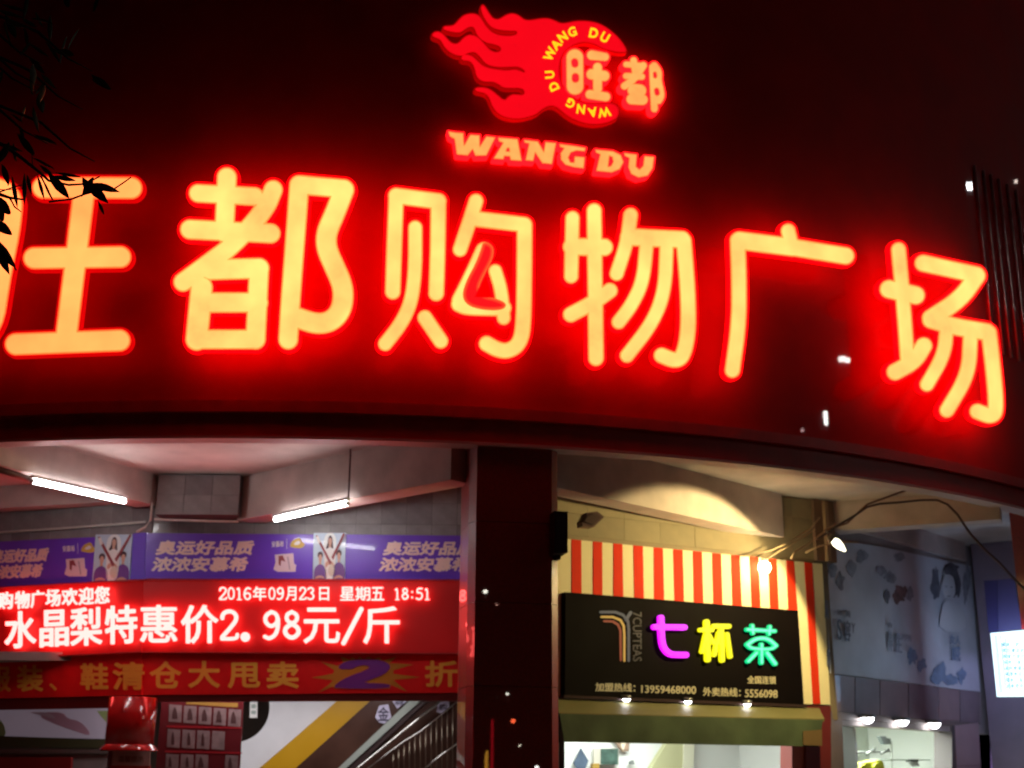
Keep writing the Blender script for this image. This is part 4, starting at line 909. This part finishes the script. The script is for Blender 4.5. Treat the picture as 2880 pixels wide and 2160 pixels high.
dkm = mat('dark mural print', (.13, .135, .17), .6, var=.4, vscale=6); mdm = mat('mid mural print', (.30, .32, .38), .6, var=.4, vscale=6); blm = mat('blue mural print', (.22, .30, .44), .6, var=.3, vscale=6); ltm = mat('pale mural print', (.66, .68, .73), .6); brm = mat('brown mural print', (.20, .12, .12), .6, var=.5, vscale=8)
def blob(cx, cy, rx, ry, m, k=0, n=9, jag=.35, lvl=0):
    P_ = [(cx+rx*math.cos(2*math.pi*i/n)*(1+random.uniform(-jag, jag)), cy+ry*math.sin(2*math.pi*i/n)*(1+random.uniform(-jag, jag))) for i in range(n)]
    quad('mural_print', f, smooth(zR(*P_), 1), .021+lvl*.002, .0222+lvl*.002, m, r)
lvl = 0
for cx_, cy_, rx, ry, m in [(1080, 370, 42, 150, dkm), (1195, 250, 62, 62, dkm), (1235, 350, 36, 110, dkm), (1300, 360, 28, 180, mdm), (830, 430, 70, 70, brm), (770, 300, 55, 60, mdm), (560, 170, 50, 60, mdm), (490, 240, 45, 60, mdm), (420, 330, 40, 60, mdm), (820, 170, 60, 40, mdm), (700, 260, 50, 40, mdm), (740, 440, 25, 50, dkm), (900, 440, 30, 60, mdm), (360, 250, 30, 60, mdm), (920, 880, 35, 70, blm), (980, 940, 40, 60, blm), (1130, 980, 45, 90, blm), (1200, 1040, 70, 50, blm), (1090, 1030, 50, 40, blm), (1270, 1010, 40, 60, blm)]:
    lvl += 1
    for t_ in range(3):
        blob(cx_+random.uniform(-.3, .3)*rx, cy_+random.uniform(-.3, .3)*ry, rx*random.uniform(.45, .85), ry*random.uniform(.45, .85), m, lvl=lvl*.4+t_*.1, n=13, jag=.5)
quad('portrait_face', f, smooth(zR((1165,280),(1205,295),(1222,360),(1225,430),(1195,470),(1150,450),(1128,400),(1130,330)), 2), .047, .0485, ltm, r)
quad('portrait_hair', f, smooth(zR((1150,250),(1190,215),(1230,230),(1250,300),(1262,400),(1245,470),(1232,400),(1225,330),(1190,290),(1145,290)), 1), .049, .0505, dkm, r)
for a, b, c, d in [(1150,372,1168,380), (1188,376,1206,384), (1165,440,1192,448)]: quad('portrait_feature', f, smooth(zR((a,b),(c,b),(c,d),(a,d)), 1), .049, .0505, mdm, r)
quad('portrait_shirt', f, smooth(zR((1150,470),(1230,490),(1290,560),(1300,700),(1110,690),(1120,560)), 1), .047, .0485, ltm, r)
for s, a, b, c, d, m in [('S', 388, 425, 600, 750, dkm), ('Y', 490, 515, 630, 700, dkm), ('美', 440, 485, 540, 590, dkm), ('丽', 388, 425, 540, 575, dkm), ('容', 440, 485, 610, 760, dkm), ('养', 748, 785, 690, 830, mdm), ('生', 800, 850, 700, 840, mdm), ('会', 745, 780, 625, 660, dkm), ('所', 870, 920, 715, 760, mdm), ('女人', 1185, 1260, 715, 780, blm), ('如花', 1200, 1262, 790, 900, blm), ('风', 300, 330, 470, 600, dkm), ('韵', 315, 338, 810, 940, dkm)]:
    (x0, y0), (x1, y1) = zR((a, c), (b, d)); glyphs('lettering', f, s, x0, y0, x1, y1, .055, .057, m, r, bold=.015, dy=3)
# shop below: surround, room, lamps
zG = Z(2300, 1980, 3.814)
f = MW.at(2560, 2160); r = root('shop_surround', f, 'grey brown surround of the small bright shop under the mural', 'shop front')
surm = mat('grey brown surround', (.20, .15, .14), .55, var=.15, vscale=3)
quad('lintel', f, zG((135,72),(1500,190),(1745,205),(1745,215),(1460,236),(262,170),(135,160)), -.25, .012, surm, r)
quad('jamb', f, zG((130,150),(262,168),(285,760),(140,760)), -.25, .018, surm, r)
quad('jamb', f, zG((1440,234),(1482,236),(1505,760),(1440,760)), -.25, .018, mat('dark trim', (.10, .08, .08), .5), r)
quad('pink_pier', f, zG((1472,232),(1722,200),(1755,760),(1500,760)), -.25, .022, mat('pink pier paint', (.42, .29, .31), .6, var=.08), r)
quad('pier_joint', f, zG((1492,662),(1755,657),(1755,662),(1492,668)), .023, .025, mat('joint', (.2, .1, .11), .6), r)
for i, (x, y, w_) in enumerate([(533, 140, 'left'), (905, 172, 'middle'), (1247, 200, 'right')]):
    p = MW.w(*MW.hit(*zG((x, y))[0], .10), .10); downlight(p, w_+' one of the three round lamps over the small shop doorway', 'lamps over the small shop', .085)
room = root('small_shop_room', MW.off(-2.0), 'bright greenish white interior of the small shop', 'room')
MB().box((.95, 0, -.1), (5.0, 2.9, 0)).build('back_wall', mat('greenish white wall', (.60, .66, .58), .6, var=.04), room)
MB().box((1.0, 2.48, 0), (5.0, 2.56, 1.74)).build('ceiling', whitew, room)
MB().box((.95, 0, 0), (1.0, 2.48, 1.74)).build('side_wall', whitew, room); MB().box((4.6, 0, 0), (4.7, 2.48, 1.74)).build('side_wall', whitew, room)
MI = MW.off(-1.0); gr = mat('grey rail metal', (.16, .17, .16), .4, .4)
r, f = thing_px('track_rail', MI, zG((290,515),(790,515)), 0, None, 'thin ceiling track with small spot heads inside the small shop', 'rail')
bar('rail_bar', f, zG((285,520),(780,512)), 0, .012, gr, r)
for a, b in [((520,540),(612,480)), ((680,530),(760,492))]: bar('spot_head', f, zG(a, b), .02, .022, gr, r)
r, f = thing_px('monitor', MI, zG((670,345),(790,440)), 0, None, 'grey tilted monitor on a pole inside the small shop', 'monitor')
quad('monitor_body', f, zG((668,345),(728,345),(735,362),(782,372),(782,432),(712,436),(700,410)), -.03, .03, mat('grey monitor', (.12, .14, .14), .5), r)
bar('pole', f, zG((788,400),(796,760)), 0, .012, mat('pale pole', (.4, .42, .38), .4, .3), r)
r, f = thing_px('yellow_bundle', MI.off(.3), zG((420,640),(700,640),(700,760),(420,760)), 0, None, 'yellow green soft bundle at the bottom of the small shop', 'bundle')
mb = MB(); yg = mat('yellow green cloth', (.55, .60, .03), .7, bump=.4, bscale=6)
P_ = smooth(zG((400,690),(450,650),(520,625),(600,622),(650,600),(700,612),(715,690),(715,800),(400,800)), 1)
quad('bundle_body', f, P_, -.1, .08, yg, r)
quad('bundle_fold', f, smooth(zG((455,665),(540,640),(560,700),(500,760),(430,760)), 1), .081, .12, yg, r)
quad('bundle_fold', f, smooth(zG((600,640),(690,630),(700,740),(620,760)), 1), .081, .13, yg, r)
r, f = thing_px('display_rack', MI, zG((960,595),(1300,760)), 0, None, 'pale display rack with dark caps inside the small shop', 'rack')
bar('rack_rail', f, zG((560,598),(1305,600)), 0, .010, mat('pale green steel', (.4, .46, .4), .4, .3), r)
bar('rack_post', f, zG((1305,600),(1310,780)), 0, .012, MATS['pale green steel'], r)
quad('cap', f, zG((990,592),(1080,592),(1078,625),(990,622)), -.03, .04, mat('dark cap', (.06, .07, .06), .6), r)
quad('cap', f, zG((1020,630),(1070,625),(1098,665),(1060,668)), -.03, .04, mat('grey cap', (.25, .26, .24), .6), r)
r, f = thing_px('counter_box', MI.off(.4), zG((290,600),(385,690)), 0, None, 'white box with a dark lid at the left of the small shop', 'box')
quad('box_body', f, zG((290,635),(388,635),(392,760),(292,760)), -.1, .02, whitew, r); quad('box_lid', f, zG((288,606),(388,606),(388,634),(288,634)), -.1, .03, mat('dark lid', (.08, .08, .08), .5), r)
r, f = thing_px('glass_door_frame', MI.off(.85), zG((1365,235),(1440,700)), 0, None, 'grey door frame with two shiny studs at the right of the small shop', 'door frame')
quad('frame_post', f, zG((1368,235),(1398,235),(1412,760),(1370,760)), -.03, .02, mat('grey door frame', (.28, .30, .27), .4, .2), r)
for y in (375, 436): quad('stud', f, zG((1365,y-8),(1390,y-8),(1390,y+10),(1365,y+10)), .021, .04, mat('shiny stud', (.8, .8, .8), .2, .5), r)

# far right: purple passage, hanging light box, dark panel
KF = Frame((7.05, 19.45, 0), math.radians(10))
f = Frame((7.0, 19.3, 0), math.radians(-30)); 
r = root('passage_wall', f, 'grey purple passage wall beyond the small shop', 'wall')
MB().box((0.02, 0, -.2), (.75, 4.99, 0)).build('wall_pier', mat('grey purple render', (.22, .17, .22), .6, var=.1), r)
FP = Frame((8.2, 20.6, 0), math.radians(-8)); r = root('purple_shop', FP, 'violet lit shop front at the right edge', 'shop front')
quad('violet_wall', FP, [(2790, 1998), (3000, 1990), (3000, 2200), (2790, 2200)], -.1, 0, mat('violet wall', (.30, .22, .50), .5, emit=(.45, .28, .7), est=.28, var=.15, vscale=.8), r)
quad('upper_panel', FP, [(2760, 1560), (3000, 1540), (3000, 1990), (2760, 1997)], -.1, .01, mat('grey lilac render', (.20, .16, .22), .6, var=.1), r)
quad('sloped_trim', FP, zG((1950,450),(2300,540),(2300,575),(1950,465)), .001, .06, mat('dark violet trim', (.03, .015, .05), .5), r)
quad('lower_door', FP, zG((2020,480),(2300,580),(2300,780),(2030,780)), .001, .03, mat('dim mauve door', (.14, .09, .12), .5, var=.3), r)
quad('white_light', FP, zG((1952,595),(2012,595),(2018,780),(1955,780)), .001, .05, mat('cool lit strip', (.8, .8, .9), .4, emit=(.75, .8, 1), est=1.3), r)
quad('lamp_line', FP, zG((2015,304),(2080,304),(2080,316),(2015,316)), .001, .03, mat('pinkish lamp', (.8, .8, .9), .4, emit=(1, .85, 1), est=1.2), r)
fb = Frame((5.62*1.12, 15.13*1.12, 0), math.radians(-55)).at(2830, 1960)
r = root('light_box', fb, 'hanging white light box with rows of small dark writing at the right edge', 'light box')
lbp = zR((1472,705),(1695,682),(1735,1150),(1518,1156))
quad('box_body', fb, zR((1466,700),(1900,660),(1900,1160),(1515,1160)), -.12, -.002, mat('box frame', (.3, .3, .34), .4), r)
quad('added_back_glow', fb, zR((1480,712),(1890,675),(1890,1145),(1524,1148)), -.128, -.122, mat('added back glow', (.8, .85, .9), .4, emit=(.45, .66, 1.0), est=15), r, at=-.12)  # glowing back added to the box to brighten the mural wall behind it
quad('lit_face', fb, zR((1472,706),(1900,668),(1900,1152),(1518,1154)), -.001, .006, mat('lit white face', (.8, .85, .9), .4, emit=(.62, .86, 1.0), est=2.2), r)
tealm = mat('teal print', (.05, .22, .26), .5, emit=(.04, .20, .26), est=1)
for i, x in enumerate((1500, 1512, 1540, 1572)):
    quad('print_line', fb, zR((x, 720), (x+5, 720), (x+43, 1130), (x+38, 1130)), .007, .008, tealm, r)
random.seed(3)
for c_i in range(5):
    col_ = ''.join(random.choice('养生保健美容护理推拿足疗刮痧') for _ in range(8))
    for j, ch in enumerate(col_):
        x, y = 1552+c_i*32+j*4.5, 770+j*42; (x0, y0), (x1, y1) = zR((x, y), (x+24, y+30))
        if c_i in (0, 1, 3) or j % 3: glyphs('character', fb, ch, x0, y0, x1, y1, .007, .009, tealm, r, bold=.01)
fd = Frame((5.62*1.16, 15.13*1.16, 0), math.radians(-30)).at(2810, 1785)
r = root('blue_panel', fd, 'dark navy sign panel hanging above the white light box', 'sign')
quad('panel_left', fd, zR((1425,335),(1520,330),(1525,700),(1458,700)), -.06, 0, mat('navy panel', (.025, .02, .09), .45), r)
quad('panel_right', fd, zR((1522,330),(1640,318),(1700,690),(1527,698)), -.06, -.01, mat('lighter navy panel', (.05, .04, .12), .5), r)

# ------------------------------------------------------------------ lights inside lit rooms (lamps of the shops)
def area(name, loc, rot, sx, sy, e, c):
    l = bpy.data.lights.new(name, 'AREA'); l.shape = 'RECTANGLE'; l.size = sx; l.size_y = sy; l.energy = e; l.color = c
    o = bpy.data.objects.new(name, l); COL.objects.link(o); o.location = loc; o.rotation_euler = rot; return o
p = TW.w(1.4, 2.55, -1.1); area('tea_shop_ceiling_lamp', p, (0, 0, TW.a), 2.2, .6, 85, (.93, 1, .95))
p = MW.w(1.9, 2.44, -1.0); area('small_shop_ceiling_lamp', p, (0, 0, MW.a), 2.0, .8, 120, (.93, 1, .92))
area('hall_ceiling_lamp', (-3.0, 16.3, 2.8), (0, 0, 0), 3.5, .5, 44, (1, .97, .98))
area('violet_passage_lamp', (7.4, 18.6, 3.4), (0, 0, 0), .8, .8, 4, (.5, .5, 1))

# ------------------------------------------------------------------ tree in front of the sign, top left
ty = 6.2
leafm = mat('leaf', (.045, .06, .02), .5, var=.3, vscale=5); barkm = mat('bark', (.05, .035, .025), .85, bump=.4)
tr = root('street_tree', (-3.6, ty, 0), 'dark street tree whose leafy twigs hang in front of the leftmost big letter', 'tree')
base = Vector((-3.6, ty, 0))
MB().tube([Vector((0,0,0)), Vector((.05,0,1.5)), Vector((0,.05,3)), Vector((.1,0,4.6))], .13, 10, .05).build('trunk', barkm, tr)
zX = Z(0, 0, 2.183)
def tw_(pts, r0, r1=None, Y=ty):
    MB().tube([Vector(pty(*zX(q)[0], Y+.04*math.sin(i*2)))-base for i, q in enumerate(pts)], r0, 5, r1 or r0*.5).build('twig', barkm, tr)
tw_([(-620,900),(-300,1000),(-100,1130),(0,1195),(60,1215),(140,1225)], .02, .005)
tw_([(-100,1180),(0,1178),(80,1150),(145,1133)], .005)
tw_([(-120,1160),(20,1165),(145,1160)], .0035)
tw_([(-350,760),(0,880),(120,960),(250,1065),(300,1110),(420,1136),(520,1130),(610,1085)], .012, .004)
tw_([(300,1240),(440,1222),(520,1192),(600,1172),(700,1160),(760,1120),(805,1088)], .006, .0035)
tw_([(250,1080),(290,1160),(325,1226)], .006)
tw_([(195,930),(200,1010),(255,1075)], .004)
tw_([(520,1192),(575,1160),(690,1158)], .004)
tw_([(-200,1300),(-60,1420),(20,1530),(100,1660)], .012, .004)
tw_([(60,1215),(90,1270),(130,1300)], .006)
# shared leaf mesh: pointed blade with a mid fold, 1 long
lv_ = [(0,0,0)]; prof = [(.12,.10),(.3,.2),(.5,.23),(.7,.17),(.88,.07)]
lf = MB(); vv = [(0,0,0)]
for y_, w_ in prof: vv += [(-w_, y_, .05), (0, y_, 0), (w_, y_, .05)]
vv.append((0, 1, -.03)); ff = [(0,2,1),(0,3,2)]
for i in range(4):
    a = 1+i*3; ff += [(a, a+1, a+4, a+3), (a+1, a+2, a+5, a+4)]
a = 13; ff += [(a, a+1, 16), (a+1, a+2, 16)]
lfm = lf.add(vv, ff, True).mesh('leaf'); lfm.materials.append(leafm)
def leaf_at(p, q, w, tilt=0, Y=None):
    Y = ty+random.uniform(-.12, .12) if Y is None else Y
    a, b = Vector(pty(*zX(p)[0], Y)), Vector(pty(*zX(q)[0], Y+random.uniform(-.06, .06))); d = b-a; L = d.length; d.normalize()
    view = (a-Vector(EYE.tolist())).normalized(); x = d.cross(view).normalized(); z_ = x.cross(d)
    x2 = x*math.cos(tilt)+z_*math.sin(tilt); z2 = x2.cross(d)
    px_m = Y/FPX/2.183; ws = w*1.15*px_m/.46
    o = bpy.data.objects.new('leaf', lfm); COL.objects.link(o); o.parent = tr
    M = Matrix(((x2.x*ws, d.x*L, z2.x*L, a.x), (x2.y*ws, d.y*L, z2.y*L, a.y), (x2.z*ws, d.z*L, z2.z*L, a.z), (0,0,0,1)))
    o.matrix_local = Matrix.Translation(-base) @ M
for p, q, w in [((72,1075),(108,1280),26), ((255,1085),(322,1232),14), ((290,1055),(428,1222),56), ((228,1070),(275,1235),20), ((560,1125),(738,1180),44), ((520,1110),(668,1250),60), ((575,1085),(500,1210),40),
                ((-60,1190),(68,1320),70), ((-40,1210),(20,1365),60), ((-60,1340),(78,1445),60), ((-80,1430),(100,1650),60), ((505,1085),(560,1190),45), ((320,1080),(470,1110),30), ((150,1060),(150,1260),26), ((165,1070),(195,1200),24), ((-30,1500),(60,1690),50), ((600,1230),(640,1320),20), ((210,960),(190,890),16), ((240,1010),(330,1085),26), ((330,1060),(505,1088),20)]:
    leaf_at(p, q, w)
random.seed(11)
for i in range(90):
    x, y = random.uniform(-500, 620), random.uniform(-60, 1050)
    if x > 250 and y > 300+random.uniform(0, 500): continue
    a = random.uniform(.2, 2.4); L = random.uniform(90, 190); leaf_at((x, y), (x+L*math.cos(a), y+L*math.sin(a)), random.uniform(20, 50), random.uniform(-1, 1), Y=ty+random.uniform(-.5, .6))
for i in range(7):
    x, y = random.uniform(-300, 300), random.uniform(0, 800); tw_([(-500, y-300), (x, y), (x+180, y+160), (x+330, y+240)], .012, .003, Y=ty+random.uniform(-.3, .3))

# ------------------------------------------------------------------ the other side of the street, seen only as glints in the polished stone
def reflect_dir(p, n, d):
    d = d/np.linalg.norm(d); return d-2*(d@n)*n
ob = root('apartment_block', (32, -4, 0), 'dark apartment block along the side street with a few lit windows', 'building')
MB().box((0, -40, 0), (6, 30, 30)).build('wall', mat('far wall', (.05, .05, .055), .8, var=.2), ob)
for x, y, wd, ht, e, c in [(2399, 1031, 1.9, .5, 60, (1, 1, .96)), (2387, 1051, .6, .9, 60, (1, 1, .96)), (2404, 1060, 1.15, 1.3, 3.2, (1, .72, .48)), (2401, 1078, .5, .5, 2.6, (1, .72, .48)), (2362, 1009, .6, .3, 40, (1, .98, .92)), (2369, 1013, .6, .25, 40, (1, .98, .92)), (2431, 1050, .5, .65, 50, (1, 1, 1)), (2444, 1050, .4, .35, 40, (1, 1, 1)), (2302, 1176, .25, .9, 60, (1, .97, .9)), (2736, 521, .45, .45, 60, (1, 1, 1)), (2852, 515, .2, .25, 12, (1, .8, .7)), (2857, 509, .2, .2, 9, (1, .8, .7)), (2843, 862, .6, 1.0, 60, (1, 1, 1)), (2237, 1201, .2, .2, 14, (1, .6, .6)), (2280, 1208, .2, .2, 14, (1, .6, .6)), (2384, 1096, .25, .5, 8, (1, .5, .4))]:
    h = arc_hit(x, y, RF); n = np.array([h[0]-CX, h[1]-CY, 0]); n /= np.linalg.norm(n)
    r_ = reflect_dir(h, n, ray(x, y)); t = (31.9-h[0])/r_[0]; q = h+r_*t-np.array([32, -4, 0])
    MB().box((-.08, q[1]-wd*.2, q[2]-ht*.28), (-.02, q[1]+wd*.2, q[2]+ht*.28)).build('lit_window', mat('lit window %g %g' % (e, c[2]), (.5, .5, .5), .4, emit=c, est=e*1.8), ob)
pn = np.array([math.sin(am), -math.cos(am), 0]); pc = arc(am, RF-.045)
def street_glint(x, y, col, rad, e, lab):
    rad *= .6; e *= 2
    d = ray(x, y); P0 = np.array([pc[0], pc[1], 0]); t = ((P0-EYE)@pn)/(d@pn); h = EYE+d*t
    r_ = reflect_dir(h, pn, d); q = h+r_*((-12-h[1])/r_[1])
    g = root('street_lamp', (q[0], q[1], 0), lab, 'street lamp', 'street lamps across the road')
    MB().tube([(0, 0, 0), (0, 0, q[2]-rad*1.1)], .05, 8, .03).build('pole', blackm, g)
    MB().lathe([(0, q[2]-rad), (rad*.8, q[2]-rad*.6), (rad, q[2]), (rad*.8, q[2]+rad*.6), (0, q[2]+rad)], 14).build('globe', mat('globe %s' % lab[:12], (.5, .5, .5), .4, emit=col, est=e), g)
for x, y, c, rad, e, lab in [(1365, 1664, (1, .95, .8), .11, 26, 'tall lamp standing across the road, tallest of its row'), (1427, 1952, (1, .95, .8), .07, 26, 'medium lamp across the road left of the red lantern'), (1443, 2028, (1, .12, .04), .12, 22, 'red lantern lamp across the road'), (1510, 2158, (1, .98, .9), .10, 30, 'low white lamp across the road right of the red lantern'), (1426, 2052, (1, .9, .7), .05, 22, 'small lamp across the road just under the red lantern'), (1462, 2097, (1, .9, .7), .05, 22, 'smallest low lamp across the road'), (1397, 1700, (1, .5, .4), .04, 18, 'tiny reddish lamp across the road beside the tallest')]:
    street_glint(x, y, c, rad, e, lab)
# red shop neon across the road, mirrored low in the pillar
d = ray(1364, 2150); P0 = np.array([pc[0], pc[1], 0]); t = ((P0-EYE)@pn)/(d@pn); h = EYE+d*t; r_ = reflect_dir(h, pn, d); q = h+r_*((-12.5-h[1])/r_[1])
g = root('neon_sign', (q[0], q[1], 0), 'upright red neon shop sign with a yellow flame across the road', 'sign')
nr = mat('red neon tube', (.4, .02, .02), .4, emit=(1, .01, .03), est=5)
MB().box((-.06, -.1, 0), (.06, 0, q[2]+2)).build('sign_post', blackm, g)
MB().box((.18, .0, q[2]-.4), (.24, .06, q[2]+1.3)).build('neon_tube', nr, g); MB().box((-.5, .0, q[2]+.1), (-.42, .06, q[2]+.9)).build('neon_tube', nr, g)
MB().tube([(-.05, .03, q[2]-.5), (0, .03, q[2]-.1), (.05, .03, q[2]+.4)], .16, 8, .03).build('flame_tube', mat('yellow flame neon', (.4, .3, .02), .4, emit=(2, .9, .1), est=5), g)
